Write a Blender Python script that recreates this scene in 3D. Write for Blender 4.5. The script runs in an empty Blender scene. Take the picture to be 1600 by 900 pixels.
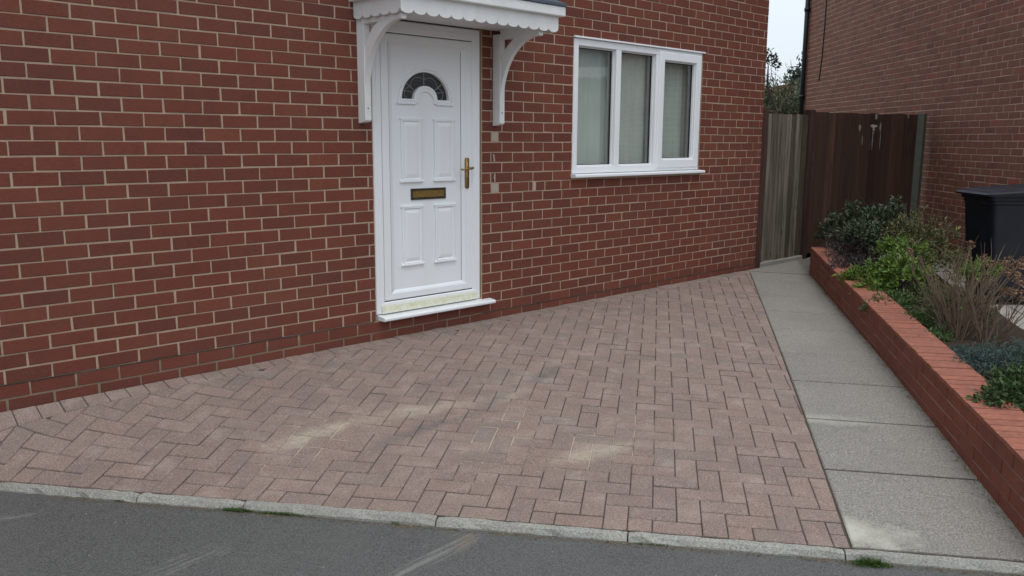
import bpy, bmesh, math, random
from mathutils import Vector, Matrix
R = math.radians
rnd = random.Random(7)
SC = bpy.context.scene
COL = SC.collection

# ------------------------------------------------------------------ camera
F_PX, YAW, PITCH, ROLL = 1343.33, 0.77105, -0.17153, 0.00608
CAM = Vector((-1.15419, -4.72157, 1.34761))
fw = Vector((math.sin(YAW)*math.cos(PITCH), math.cos(YAW)*math.cos(PITCH), math.sin(PITCH)))
rt0 = Vector((math.cos(YAW), -math.sin(YAW), 0)); up0 = rt0.cross(fw)
rt = rt0*math.cos(ROLL) + up0*math.sin(ROLL); up = up0*math.cos(ROLL) - rt0*math.sin(ROLL)
cam_data = bpy.data.cameras.new('camera'); cam = bpy.data.objects.new('camera', cam_data); COL.objects.link(cam)
cam.matrix_world = Matrix((( rt.x, up.x, -fw.x, CAM.x), (rt.y, up.y, -fw.y, CAM.y), (rt.z, up.z, -fw.z, CAM.z), (0, 0, 0, 1)))
cam_data.sensor_width = 36.0; cam_data.lens = F_PX/1600*36; cam_data.clip_start = 0.05; cam_data.clip_end = 800
SC.camera = cam
SC.view_settings.view_transform = 'Standard'; SC.view_settings.look = 'None'
SC.view_settings.exposure = 0.35; SC.view_settings.gamma = 1.0; SC.view_settings.use_curve_mapping = False
SC.render.engine = 'CYCLES'
SC.cycles.max_bounces = 8; SC.cycles.transparent_max_bounces = 12

# ------------------------------------------------------------------ sky and sun (overcast daylight)
SUN_EL, SUN_AZ = 72, 205          # degrees; direction towards the sun, clockwise from +Y
W = bpy.data.worlds.new('World'); SC.world = W; W.use_nodes = True
wt = W.node_tree; wt.nodes.clear()
wo = wt.nodes.new('ShaderNodeOutputWorld'); wb = wt.nodes.new('ShaderNodeBackground')
sky = wt.nodes.new('ShaderNodeTexSky'); sky.sky_type = 'NISHITA'; sky.sun_disc = False
sky.sun_elevation = R(SUN_EL); sky.sun_rotation = R(SUN_AZ); sky.air_density = 1.2; sky.dust_density = 4.0
wmix = wt.nodes.new('ShaderNodeMix'); wmix.data_type = 'RGBA'; wmix.inputs[0].default_value = 0.8
wmix.inputs[7].default_value = (8.6, 9.4, 10.2, 1)      # the cloud layer, even grey white
wb.inputs[1].default_value = 0.1
tc = wt.nodes.new('ShaderNodeTexCoord'); sx = wt.nodes.new('ShaderNodeSeparateXYZ'); wt.links.new(tc.outputs['Generated'], sx.inputs[0])
mr = wt.nodes.new('ShaderNodeMapRange'); wt.links.new(sx.outputs[2], mr.inputs[0]); mr.inputs[3].default_value = 0.82; mr.inputs[4].default_value = 1.42
vm = wt.nodes.new('ShaderNodeVectorMath'); vm.operation = 'SCALE'; wt.links.new(wmix.outputs[2], vm.inputs[0]); wt.links.new(mr.outputs[0], vm.inputs['Scale'])
wt.links.new(sky.outputs[0], wmix.inputs[6]); wt.links.new(vm.outputs[0], wb.inputs[0]); wt.links.new(wb.outputs[0], wo.inputs[0])
sd = bpy.data.lights.new('sun', 'SUN'); sd.energy = 0.7; sd.angle = R(35); sd.color = (1.0, 0.97, 0.93)
so = bpy.data.objects.new('sun', sd); COL.objects.link(so)
sdir = Vector((math.sin(R(SUN_AZ))*math.cos(R(SUN_EL)), math.cos(R(SUN_AZ))*math.cos(R(SUN_EL)), math.sin(R(SUN_EL))))
so.rotation_euler = sdir.to_track_quat('Z', 'Y').to_euler(); so.location = (0, -6, 9)

# ------------------------------------------------------------------ frames of reference
TH = -0.93697; OX, OY = 1.55438, -2.76316            # kerb frame: u along the kerb, v towards the house
CT, ST = math.cos(TH), math.sin(TH)
ZK = -0.2078
def UV(u, v): return (OX + u*CT - v*ST, OY + u*ST + v*CT)
def toUV(x, y): x -= OX; y -= OY; return (x*CT + y*ST, -x*ST + y*CT)
def gz(x, y):
    v = toUV(x, y)[1]; d = max(-y, 0.0)
    return ZK*d/max(d + max(v, 0.0), 0.05)
def prj(p):
    d = Vector(p) - CAM; z = d.dot(fw)
    if z < 0.05: return None
    return (800 + F_PX*d.dot(rt)/z, 450 - F_PX*d.dot(up)/z, z)
def screen_area(pts):
    q = [prj(p) for p in pts]
    if any(a is None for a in q): return 0
    cx = sum(a[0] for a in q)/len(q); cy = sum(a[1] for a in q)/len(q)
    if not (-15 < cx < 1615 and -15 < cy < 915): return 0
    return abs(sum(q[i][0]*q[(i+1) % len(q)][1] - q[(i+1) % len(q)][0]*q[i][1] for i in range(len(q))))/2

# ------------------------------------------------------------------ mesh helpers
class MB:
    """collects faces, a material index and a random value per face"""
    def __init__(s): s.v = []; s.f = []; s.r = []; s.m = []
    def add(s, vs, fs, r=0.0, m=0):
        b = len(s.v); s.v += [tuple(v) for v in vs]
        for f in fs: s.f.append(tuple(b+i for i in f)); s.r.append(r); s.m.append(m)
    def box(s, x0, x1, y0, y1, z0, z1, r=0.0, m=0, ch=0.0, T=None):
        if ch <= 0:
            vs = [(x, y, z) for z in (z0, z1) for y in (y0, y1) for x in (x0, x1)]
            fs = [(0, 2, 3, 1), (4, 5, 7, 6), (0, 1, 5, 4), (2, 6, 7, 3), (0, 4, 6, 2), (1, 3, 7, 5)]
        else:
            bm = bmesh.new(); bmesh.ops.create_cube(bm, size=1)
            for v in bm.verts: v.co = ((x0+x1)/2 + v.co.x*(x1-x0), (y0+y1)/2 + v.co.y*(y1-y0), (z0+z1)/2 + v.co.z*(z1-z0))
            bmesh.ops.bevel(bm, geom=bm.edges[:], offset=ch, segments=1, affect='EDGES', profile=0.5)
            bm.verts.index_update(); vs = [tuple(v.co) for v in bm.verts]; fs = [tuple(v.index for v in f.verts) for f in bm.faces]; bm.free()
        if T is not None: vs = [tuple(T @ Vector(v)) for v in vs]
        s.add(vs, fs, r, m)
    def prism(s, poly, h0, h1, axis='z', r=0.0, m=0, T=None):
        n = len(poly)
        def P(a, b, h): return {'z': (a, b, h), 'y': (a, h, b), 'x': (h, a, b)}[axis]
        vs = [P(a, b, h0) for a, b in poly] + [P(a, b, h1) for a, b in poly]
        if T is not None: vs = [tuple(T @ Vector(v)) for v in vs]
        fs = [tuple(range(n))[::-1], tuple(range(n, 2*n))] + [(i, (i+1) % n, n+(i+1) % n, n+i) for i in range(n)]
        s.add(vs, fs, r, m)
    def tube(s, pts, rad, n=5, r=0.0, m=0, cap=True):
        pts = [Vector(p) for p in pts]; rings = []
        rads = rad if isinstance(rad, (list, tuple)) else [rad]*len(pts)
        prev = None
        for i, p in enumerate(pts):
            d = (pts[min(i+1, len(pts)-1)] - pts[max(i-1, 0)]).normalized()
            a = d.orthogonal().normalized() if prev is None else (prev - d*prev.dot(d)).normalized()
            prev = a; b = d.cross(a)
            rings.append([p + (a*math.cos(k*math.tau/n) + b*math.sin(k*math.tau/n))*rads[i] for k in range(n)])
        vs = [v for g in rings for v in g]; fs = []
        for i in range(len(pts)-1):
            for k in range(n): fs.append((i*n+k, i*n+(k+1) % n, (i+1)*n+(k+1) % n, (i+1)*n+k))
        if cap: fs += [tuple(range(n))[::-1], tuple(range((len(pts)-1)*n, len(pts)*n))]
        s.add(vs, fs, r, m)
    def mesh(s, name, mats, smooth=False):
        me = bpy.data.meshes.new(name); me.from_pydata(s.v, [], s.f)
        for m in (mats if isinstance(mats, (list, tuple)) else [mats]): me.materials.append(m)
        if any(s.m): me.polygons.foreach_set('material_index', s.m)
        at = me.attributes.new('rnd', 'FLOAT', 'FACE'); at.data.foreach_set('value', s.r)
        if smooth: me.polygons.foreach_set('use_smooth', [True]*len(s.f))
        me.update(); return me
    def fix(s, name, mats, smooth=False):
        me = s.mesh(name, mats, smooth); bm = bmesh.new(); bm.from_mesh(me)
        bmesh.ops.recalc_face_normals(bm, faces=bm.faces[:]); bm.to_mesh(me); bm.free(); return me
def link(name, data, parent=None, loc=(0, 0, 0), **kw):
    o = bpy.data.objects.new(name, data); COL.objects.link(o); o.location = loc
    if parent is not None: o.parent = parent
    for k, v in kw.items(): o[k] = v
    return o
def thing(name, label, cat, group=None, data=None, loc=(0, 0, 0)):
    o = link(name, data, None, loc, label=label, category=cat)
    if group: o['group'] = group
    return o

# ------------------------------------------------------------------ material helpers
class NT:
    def __init__(s, name):
        s.mat = bpy.data.materials.new(name); s.mat.use_nodes = True; s.t = s.mat.node_tree; s.t.nodes.clear()
        s.out = s.n('ShaderNodeOutputMaterial'); s.b = s.n('ShaderNodeBsdfPrincipled'); s.l(s.b.outputs[0], s.out.inputs[0])
        s.geo = s.n('ShaderNodeNewGeometry'); s.pos = s.geo.outputs['Position']
    def n(s, t, **kw):
        x = s.t.nodes.new(t)
        for k, v in kw.items(): setattr(x, k, v)
        return x
    def l(s, a, b): s.t.links.new(a, b)
    def val(s, sock, v):
        if hasattr(v, 'is_output'): s.l(v, sock)
        else: sock.default_value = v
    def math(s, op, a, b=0.0, c=0.0, clamp=False):
        x = s.n('ShaderNodeMath', operation=op, use_clamp=clamp)
        s.val(x.inputs[0], a); s.val(x.inputs[1], b); s.val(x.inputs[2], c); return x.outputs[0]
    def mapr(s, v, a, b, c=0.0, d=1.0):
        x = s.n('ShaderNodeMapRange'); s.val(x.inputs[0], v)
        for i, q in enumerate((a, b, c, d)): x.inputs[i+1].default_value = q
        return x.outputs[0]
    def noise(s, scale, detail=4, rough=0.6, vec=None, stretch=None, dist=0.0):
        x = s.n('ShaderNodeTexNoise'); x.inputs['Scale'].default_value = scale; x.inputs['Detail'].default_value = detail
        x.inputs['Roughness'].default_value = rough; x.inputs['Distortion'].default_value = dist
        v = vec if vec is not None else s.pos
        if stretch:
            m = s.n('ShaderNodeVectorMath', operation='MULTIPLY'); s.l(v, m.inputs[0]); m.inputs[1].default_value = stretch; v = m.outputs[0]
        s.l(v, x.inputs['Vector']); return x.outputs[0]
    def mix(s, f, a, b, mode='MIX'):
        x = s.n('ShaderNodeMix', data_type='RGBA', blend_type=mode)
        s.val(x.inputs[0], f)
        for i, c in ((6, a), (7, b)):
            if hasattr(c, 'is_output'): s.l(c, x.inputs[i])
            else: x.inputs[i].default_value = (*c, 1) if len(c) == 3 else c
        return x.outputs[2]
    def ramp(s, f, stops):
        x = s.n('ShaderNodeValToRGB'); s.l(f, x.inputs[0]); e = x.color_ramp.elements
        while len(e) < len(stops): e.new(0.5)
        for i, (p, c) in enumerate(stops): e[i].position = p; e[i].color = (*c, 1)
        return x.outputs[0]
    def rnd(s):
        a = s.n('ShaderNodeAttribute', attribute_name='rnd'); o = s.n('ShaderNodeObjectInfo')
        return s.math('FRACT', s.math('ADD', a.outputs['Fac'], o.outputs['Random']))
    def bump(s, h, strength=0.3, dist=0.002):
        x = s.n('ShaderNodeBump'); x.inputs['Strength'].default_value = strength; x.inputs['Distance'].default_value = dist
        s.l(h, x.inputs['Height']); s.l(x.outputs[0], s.b.inputs['Normal']); return x
    def blob(s, cx, cy, ang, rx, ry, warp, edge=0.5):
        """soft ellipse mask on the ground plane, edge broken by the noise `warp` (0..1)"""
        sub = s.n('ShaderNodeVectorMath', operation='SUBTRACT'); s.l(s.pos, sub.inputs[0]); sub.inputs[1].default_value = (cx, cy, 0)
        rot = s.n('ShaderNodeVectorRotate', rotation_type='Z_AXIS'); s.l(sub.outputs[0], rot.inputs['Vector']); rot.inputs['Angle'].default_value = -ang
        mul = s.n('ShaderNodeVectorMath', operation='MULTIPLY'); s.l(rot.outputs[0], mul.inputs[0]); mul.inputs[1].default_value = (1/rx, 1/ry, 0)
        ln = s.n('ShaderNodeVectorMath', operation='LENGTH'); s.l(mul.outputs[0], ln.inputs[0])
        d = s.math('ADD', ln.outputs['Value'], s.mapr(warp, 0.25, 0.75, -0.55, 0.55))
        return s.mapr(d, 1.0, 1.0-edge, 0.0, 1.0)
    def done(s, color, rough=0.8, spec=0.3):
        s.val(s.b.inputs['Base Color'], color if hasattr(color, 'is_output') else (*color, 1)); s.val(s.b.inputs['Roughness'], rough)
        s.b.inputs['Specular IOR Level'].default_value = spec; return s.mat

def m_brick(name, stops, pale=(0.42, 0.33, 0.27), bump=0.5):
    k = NT(name); r = k.rnd()
    c = k.ramp(r, stops)
    fine = k.noise(48, 6, 0.78, stretch=(0.7, 0.7, 2.6)); grain = k.noise(230, 3, 0.7)
    c = k.mix(k.mapr(fine, 0.36, 0.66, 0.0, 0.8), c, k.mix(0.55, c, (0.035, 0.016, 0.014)))
    c = k.mix(k.mapr(grain, 0.45, 0.7, 0.0, 0.38), c, (0.30, 0.105, 0.066))
    blot = k.noise(9, 4, 0.6)
    c = k.mix(k.mapr(blot, 0.45, 0.75, 0, 0.25), c, (0.085, 0.034, 0.027))
    chip = k.noise(75, 2, 0.5)
    c = k.mix(k.mapr(chip, 0.755, 0.80, 0, 0.7), c, pale)
    big = k.noise(1.3, 3, 0.6)
    c = k.mix(k.mapr(big, 0.42, 0.7, 0, 0.18), c, (0.15, 0.075, 0.052))
    h = k.math('ADD', k.math('MULTIPLY', fine, 0.7), k.math('MULTIPLY', grain, 0.5)); k.bump(h, bump, 0.003)
    return k.done(c, k.mapr(blot, 0.3, 0.7, 0.72, 0.9), 0.25)
def m_plain(name, col, rough=0.6, spec=0.4, var=0.12, scale=14, bump=0.0, dark=None, stretch=None):
    k = NT(name); n = k.noise(scale, 5, 0.65, stretch=stretch)
    d = dark or tuple(x*0.55 for x in col)
    c = k.mix(k.mapr(n, 0.35, 0.8, 0, var*2.5), col, d)
    if bump: k.bump(k.noise(scale*6, 4, 0.6, stretch=stretch), bump, 0.002)
    return k.done(c, rough, spec)
def m_leaf(name, stops, rough=0.55):
    k = NT(name); c = k.ramp(k.rnd(), stops)
    n = k.noise(60, 3, 0.6); c = k.mix(k.mapr(n, 0.4, 0.8, 0, 0.35), c, tuple(x*0.5 for x in stops[0][1]))
    k.b.inputs['Subsurface Weight'].default_value = 0.0
    tr = k.n('ShaderNodeBsdfTranslucent'); k.l(c, tr.inputs[0]); ms = k.n('ShaderNodeMixShader'); ms.inputs[0].default_value = 0.12
    k.done(c, rough, 0.35); k.l(k.b.outputs[0], ms.inputs[1]); k.l(tr.outputs[0], ms.inputs[2]); k.l(ms.outputs[0], k.out.inputs[0])
    return k.mat

M = {}
M['brick'] = m_brick('house_brick', [(0.0, (0.124, 0.036, 0.027)), (0.08, (0.142, 0.039, 0.027)), (0.35, (0.162, 0.044, 0.029)), (0.6, (0.182, 0.049, 0.030)), (0.8, (0.158, 0.041, 0.027)), (0.93, (0.205, 0.059, 0.034)), (1.0, (0.145, 0.043, 0.030))])
M['brick2'] = m_brick('neighbour_brick', [(0.0, (0.190, 0.080, 0.062)), (0.25, (0.265, 0.122, 0.074)), (0.5, (0.225, 0.095, 0.070)), (0.75, (0.290, 0.106, 0.072)), (0.93, (0.250, 0.130, 0.080)), (1.0, (0.330, 0.100, 0.070))])
M['wallbrick'] = m_brick('garden_wall_brick', [(0.0, (0.205, 0.065, 0.044)), (0.5, (0.265, 0.084, 0.054)), (1.0, (0.230, 0.078, 0.054))], bump=0.35)
M['coping'] = m_brick('coping_brick', [(0.0, (0.320, 0.122, 0.082)), (0.5, (0.375, 0.142, 0.094)), (1.0, (0.300, 0.116, 0.080))], bump=0.25)

def m_mortar(name, col, moss=True):
    k = NT(name); n = k.noise(30, 6, 0.7); g = k.noise(260, 3, 0.6)
    c = k.mix(k.mapr(n, 0.3, 0.75, 0, 0.6), col, tuple(x*0.62 for x in col))
    c = k.mix(k.mapr(g, 0.4, 0.8, 0, 0.4), c, tuple(min(1, x*1.25) for x in col))
    if moss:      # grime and algae in the splash zone, ragged upper edge
        z = k.n('ShaderNodeSeparateXYZ'); k.l(k.pos, z.inputs[0])
        lim = k.math('SUBTRACT', k.math('ADD', 0.02, k.math('MULTIPLY', k.noise(2.3, 5, 0.7), 0.20)), z.outputs[2])
        c = k.mix(k.mapr(lim, -0.02, 0.05, 0, 0.6), c, (0.10, 0.092, 0.066))
    k.bump(k.math('ADD', n, g), 0.5, 0.003); return k.done(c, 0.95, 0.15)
M['mortar'] = m_mortar('house_mortar', (0.44, 0.325, 0.237))
M['mortar2'] = m_mortar('neighbour_mortar', (0.60, 0.43, 0.34), False)
M['mortar3'] = m_mortar('garden_wall_mortar', (0.36, 0.29, 0.225), False)
M['dirtjoint'] = m_mortar('dirty_coping_joint', (0.11, 0.070, 0.050), False)
M['patch'] = m_plain('mortar_patch', (0.44, 0.37, 0.31), 0.95, 0.1, 0.2, 60, 0.5)
M['dpc'] = m_plain('damp_course', (0.055, 0.050, 0.042), 0.7, 0.3, 0.2, 20)

def m_upvc(name, col=(0.80, 0.81, 0.82)):
    k = NT(name); n = k.noise(5, 5, 0.6, stretch=(1, 1, 0.35)); f = k.noise(55, 4, 0.7)
    c = k.mix(k.mapr(n, 0.45, 0.8, 0, 0.28), col, (0.66, 0.66, 0.64)); c = k.mix(k.mapr(f, 0.62, 0.8, 0, 0.22), c, (0.55, 0.54, 0.5))
    k.bump(n, 0.04, 0.004); return k.done(c, k.mapr(f, 0.3, 0.8, 0.28, 0.45), 0.5)
M['upvc'] = m_upvc('white_upvc')
def m_threshold():
    k = NT('algae_stained_upvc'); z = k.n('ShaderNodeSeparateXYZ'); k.l(k.pos, z.inputs[0])
    n = k.noise(22, 6, 0.75); s = k.noise(70, 4, 0.7, stretch=(1.6, 1, 0.5))
    c = k.mix(k.mapr(n, 0.30, 0.62, 0.1, 0.9), (0.78, 0.79, 0.74), (0.60, 0.58, 0.33))
    c = k.mix(k.mapr(s, 0.55, 0.70, 0, 0.6), c, (0.27, 0.25, 0.15)); wob = k.math('ADD', z.outputs[2], k.mapr(n, 0.3, 0.7, -0.010, 0.010)); c = k.mix(k.mapr(wob, 0.214, 0.226, 0, 0.9), c, (0.78, 0.79, 0.76)); c = k.mix(k.mapr(wob, 0.186, 0.178, 0, 0.6), c, (0.74, 0.74, 0.66)); return k.done(c, 0.5, 0.4)
M['threshold'] = m_threshold()
M['wood_white'] = m_plain('white_painted_timber', (0.76, 0.76, 0.75), 0.5, 0.4, 0.16, 9, 0.08, (0.52, 0.51, 0.48), (1, 1, 0.5))
M['seal'] = m_plain('black_gasket', (0.012, 0.012, 0.013), 0.6, 0.3)
M['felt'] = m_plain('roofing_felt', (0.10, 0.12, 0.15), 0.9, 0.2, 0.3, 60, 0.8)
def m_brass():
    k = NT('worn_brass'); n = k.noise(60, 5, 0.7)
    c = k.mix(k.mapr(n, 0.35, 0.75, 0, 0.9), (0.42, 0.27, 0.09), (0.16, 0.09, 0.035)); k.b.inputs['Metallic'].default_value = 0.85
    k.bump(n, 0.15, 0.001); return k.done(c, k.mapr(n, 0.3, 0.8, 0.28, 0.55), 0.5)
M['brass'] = m_brass()
M['bronze'] = m_plain('dark_bronze', (0.035, 0.026, 0.02), 0.4, 0.5)
M['lead'] = m_plain('lead_came', (0.33, 0.34, 0.35), 0.45, 0.5)
def m_glass(name, rough=0.02, tint=(0.86, 0.90, 0.88), ripple=0.0, base=0.17):
    k = NT(name); k.t.nodes.remove(k.b)
    tr = k.n('ShaderNodeBsdfTransparent'); tr.inputs[0].default_value = (*tint, 1)
    gl = k.n('ShaderNodeBsdfGlossy'); gl.inputs['Roughness'].default_value = rough
    lw = k.n('ShaderNodeLayerWeight'); lw.inputs[0].default_value = 0.5
    fr = k.math('ADD', base, k.math('MULTIPLY', k.math('POWER', lw.outputs['Facing'], 4.0), 0.85), clamp=True)
    if ripple:
        b = k.n('ShaderNodeBump'); b.inputs['Strength'].default_value = ripple; b.inputs['Distance'].default_value = 0.004
        k.l(k.noise(90, 3, 0.5), b.inputs['Height']); k.l(b.outputs[0], gl.inputs['Normal'])
    ms = k.n('ShaderNodeMixShader'); k.l(fr, ms.inputs[0]); k.l(tr.outputs[0], ms.inputs[1]); k.l(gl.outputs[0], ms.inputs[2])
    k.l(ms.outputs[0], k.out.inputs[0]); return k.mat
M['glass'] = m_glass('window_glass'); M['doorglass'] = m_glass('leaded_door_glass', 0.15, (0.14, 0.15, 0.16), 0.5, 0.10)
M['curtain'] = m_plain('pale_green_net', (0.58, 0.61, 0.57), 0.9, 0.1, 0.12, 5)
M['room'] = m_plain('dim_room_plaster', (0.22, 0.20, 0.17), 0.9, 0.1)

def m_paver():
    k = NT('concrete_block_paver'); r = k.rnd()
    c = k.ramp(r, [(0, (0.192, 0.146, 0.126)), (0.15, (0.232, 0.164, 0.137)), (0.4, (0.255, 0.185, 0.156)), (0.65, (0.245, 0.167, 0.138)), (0.85, (0.208, 0.154, 0.132)), (0.97, (0.228, 0.168, 0.144)), (1.0, (0.205, 0.166, 0.148))])
    g = k.noise(150, 3, 0.75); g2 = k.noise(60, 5, 0.75); big = k.noise(1.6, 5, 0.65); mid = k.noise(7, 5, 0.65)
    c = k.mix(k.mapr(g, 0.52, 0.64, 0, 0.62), c, (0.44, 0.355, 0.31)); c = k.mix(k.mapr(g, 0.47, 0.34, 0, 0.85), c, (0.10, 0.080, 0.07))
    c = k.mix(k.mapr(g2, 0.48, 0.72, 0, 0.45), c, (0.17, 0.135, 0.125))
    c = k.mix(k.mapr(big, 0.45, 0.72, 0, 0.30), c, (0.235, 0.20, 0.165)); c = k.mix(k.mapr(mid, 0.52, 0.72, 0, 0.42), c, (0.38, 0.315, 0.275)); c = k.mix(k.mapr(mid, 0.48, 0.30, 0, 0.42), c, (0.165, 0.138, 0.122))
    w = k.noise(9, 9, 0.8, dist=0.6); br = k.mapr(k.noise(38, 6, 0.8), 0.36, 0.60, 0.25, 1.0)
    bw = k.mapr(k.math('FRACT', k.math('MULTIPLY', r, 7.31)), 0, 1, 0.55, 1.15)
    for cx, cy, a, rx, ry, s in ((1.03, -1.045, -0.05, 0.27, 0.105, 1.0), (1.55, -1.13, -0.28, 0.50, 0.105, 0.62), (2.12, -1.29, 0.05, 0.27, 0.09, 0.6), (2.45, -1.14, 0.4, 0.22, 0.08, 0.38), (1.93, -2.14, -0.35, 0.27, 0.105, 0.8), (1.75, -1.75, -0.3, 0.4, 0.10, 0.22)):
        m = k.math('MULTIPLY', k.math('MULTIPLY', k.blob(cx, cy, a, rx, ry, w, 0.7), br), k.math('MULTIPLY', bw, s), clamp=True)
        c = k.mix(m, c, (0.43, 0.375, 0.290))
    for cx, cy, a, rx, ry, s in ((1.45, -1.355, 0.0, 0.30, 0.060, 0.75), (1.72, -1.37, -0.05, 0.22, 0.045, 0.7), (2.10, -1.28, 0.28, 0.32, 0.050, 0.75), (2.55, -1.185, 0.22, 0.26, 0.070, 0.75), (1.15, -1.38, 0.1, 0.25, 0.05, 0.35), (2.0, -0.85, 0.2, 0.6, 0.05, 0.3)):
        m = k.math('MULTIPLY', k.math('MULTIPLY', k.blob(cx, cy, a, rx, ry, w, 0.7), br), k.math('MULTIPLY', bw, s), clamp=True)
        c = k.mix(m, c, (0.115, 0.112, 0.105))
    k.bump(k.math('ADD', g, k.math('MULTIPLY', g2, 0.7)), 0.55, 0.003); return k.done(c, 0.92, 0.2)
M['paver'] = m_paver()
def m_joint():
    k = NT('paving_joint_sand'); g = k.noise(200, 4, 0.7); w = k.noise(6.5, 5, 0.7); n = k.noise(3, 4, 0.6)
    c = k.mix(k.mapr(g, 0.3, 0.7), (0.050, 0.040, 0.032), (0.105, 0.083, 0.066))
    c = k.mix(k.mapr(n, 0.55, 0.75, 0, 0.5), c, (0.05, 0.058, 0.03))
    for cx, cy, a, rx, ry in ((0.98, -1.1, 0.4, 0.42, 0.25), (1.9, -2.1, -0.4, 0.42, 0.26), (1.75, -1.65, 0.5, 0.6, 0.2), (2.35, -2.05, 0.1, 0.2, 0.2)):
        c = k.mix(k.blob(cx, cy, a, rx, ry, w, 0.6), c, (0.46, 0.40, 0.31))
    return k.done(c, 0.95, 0.1)
M['joint'] = m_joint()
def m_concrete(name, base, pale, darkc, pale_blob=None):
    k = NT(name); r = k.rnd(); g = k.noise(130, 3, 0.75); g2 = k.noise(55, 4, 0.75); big = k.noise(1.8, 6, 0.65)
    c = k.mix(k.mapr(r, 0, 1, 0, 0.5), base, tuple(x*0.78 for x in base))
    c = k.mix(k.mapr(g, 0.5, 0.65, 0, 0.8), c, pale); c = k.mix(k.mapr(g, 0.48, 0.33, 0, 0.85), c, darkc)
    c = k.mix(k.mapr(g2, 0.5, 0.8, 0, 0.4), c, darkc); c = k.mix(k.mapr(big, 0.42, 0.72, 0, 0.5), c, tuple(x*0.66 for x in base))
    if pale_blob:
        w = k.noise(4, 5, 0.7); wr = k.noise(16, 5, 0.75)
        sub = k.n('ShaderNodeVectorMath', operation='SUBTRACT'); k.l(k.pos, sub.inputs[0]); sub.inputs[1].default_value = (2.498, -3.885, 0)
        dt = k.n('ShaderNodeVectorMath', operation='DOT_PRODUCT'); k.l(sub.outputs[0], dt.inputs[0]); dt.inputs[1].default_value = (0.578, -0.816, 0)
        e = k.math('ADD', dt.outputs['Value'], k.mapr(wr, 0.3, 0.7, -0.07, 0.035)); c = k.mix(k.mapr(e, -0.05, 0.0, 0, 0.7), c, (0.085, 0.080, 0.058))
        c = k.mix(k.mapr(k.noise(5.5, 5, 0.7), 0.60, 0.72, 0, 0.45), c, (0.15, 0.145, 0.115))
        for cx, cy, a, rx, ry, s in pale_blob: c = k.mix(k.math('MULTIPLY', k.blob(cx, cy, a, rx, ry, w, 0.8), s), c, (0.46, 0.45, 0.38))
    k.bump(k.math('ADD', g, k.math('MULTIPLY', g2, 0.7)), 0.5, 0.003); return k.done(c, 0.93, 0.2)
M['slab'] = m_concrete('weathered_path_concrete', (0.250, 0.234, 0.206), (0.38, 0.36, 0.325), (0.085, 0.079, 0.068), ((2.05, -3.33, -0.94, 0.30, 0.16, 0.85), (3.12, -2.62, -0.94, 0.5, 0.10, 0.4)))
M['kerb'] = m_concrete('pale_kerb_concrete', (0.29, 0.283, 0.252), (0.42, 0.41, 0.37), (0.12, 0.115, 0.10))
M['drive2'] = m_concrete('neighbour_drive_concrete', (0.33, 0.30, 0.26), (0.42, 0.40, 0.36), (0.15, 0.13, 0.11))
def m_road():
    k = NT('worn_asphalt'); g = k.noise(140, 3, 0.8); g2 = k.noise(300, 2, 0.6); big = k.noise(1.1, 6, 0.6); mid = k.noise(11, 5, 0.7)
    c = k.mix(k.mapr(g, 0.33, 0.67), (0.038, 0.038, 0.037), (0.150, 0.148, 0.143))
    c = k.mix(k.mapr(g2, 0.62, 0.74, 0, 0.6), c, (0.20, 0.20, 0.195)); c = k.mix(k.mapr(big, 0.42, 0.7, 0, 0.45), c, (0.135, 0.132, 0.125))
    c = k.mix(k.mapr(mid, 0.6, 0.8, 0, 0.25), c, (0.10, 0.092, 0.08))
    vo = k.n('ShaderNodeTexVoronoi'); vo.inputs['Scale'].default_value = 26; k.l(k.pos, vo.inputs['Vector'])
    c = k.mix(k.mapr(vo.outputs['Distance'], 0.07, 0.04, 0, 0.5), c, (0.26, 0.25, 0.235))
    # pale scrape marks left by something dragged off the drive: fine parallel lines inside two long ellipses
    w = k.noise(9, 4, 0.7)
    for cx, cy, a, rx, ry in ((0.76, -2.295, 0.10, 0.36, 0.075), (0.03, -1.70, 0.12, 0.32, 0.07), (-0.30, -0.80, -0.5, 0.16, 0.03)):
        x = k.n('ShaderNodeVectorRotate', rotation_type='Z_AXIS'); k.l(k.pos, x.inputs['Vector']); x.inputs['Angle'].default_value = -a
        ln = k.noise(30, 3, 0.7, vec=x.outputs[0], stretch=(0.04, 1.5, 0))
        m = k.math('MULTIPLY', k.blob(cx, cy, a, rx, ry, w, 0.7), k.mapr(ln, 0.47, 0.57, 0, 0.42))
        c = k.mix(m, c, (0.30, 0.29, 0.27))
    c = k.mix(k.math('MULTIPLY', k.blob(0.95, -2.30, 0.4, 0.10, 0.04, w, 0.9), 0.35), c, (0.22, 0.165, 0.105))
    # brown silt swept against the kerb
    sub = k.n('ShaderNodeVectorRotate', rotation_type='Z_AXIS'); k.l(k.pos, sub.inputs['Vector']); sub.inputs['Angle'].default_value = -TH
    xyz = k.n('ShaderNodeSeparateXYZ'); k.l(sub.outputs[0], xyz.inputs[0])
    v0 = -OX*ST + OY*CT
    e = k.math('ADD', xyz.outputs[1], -(v0 - 0.094)); e = k.math('ADD', e, k.mapr(mid, 0.3, 0.7, -0.05, 0.03))
    c = k.mix(k.mapr(e, -0.05, 0.0, 0, 0.75), c, (0.105, 0.085, 0.055))
    k.bump(k.math('ADD', g, k.math('MULTIPLY', g2, 0.6)), 0.7, 0.004); return k.done(c, 0.9, 0.25)
M['road'] = m_road()
M['soil'] = m_plain('dark_garden_soil', (0.045, 0.033, 0.024), 0.95, 0.1, 0.3, 40, 1.0)
M['grass'] = m_leaf('grass_blade', [(0, (0.045, 0.095, 0.020)), (1, (0.085, 0.150, 0.030))])
M['lawn'] = m_plain('rough_lawn', (0.06, 0.09, 0.03), 0.95, 0.1, 0.3, 30, 0.6)
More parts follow.
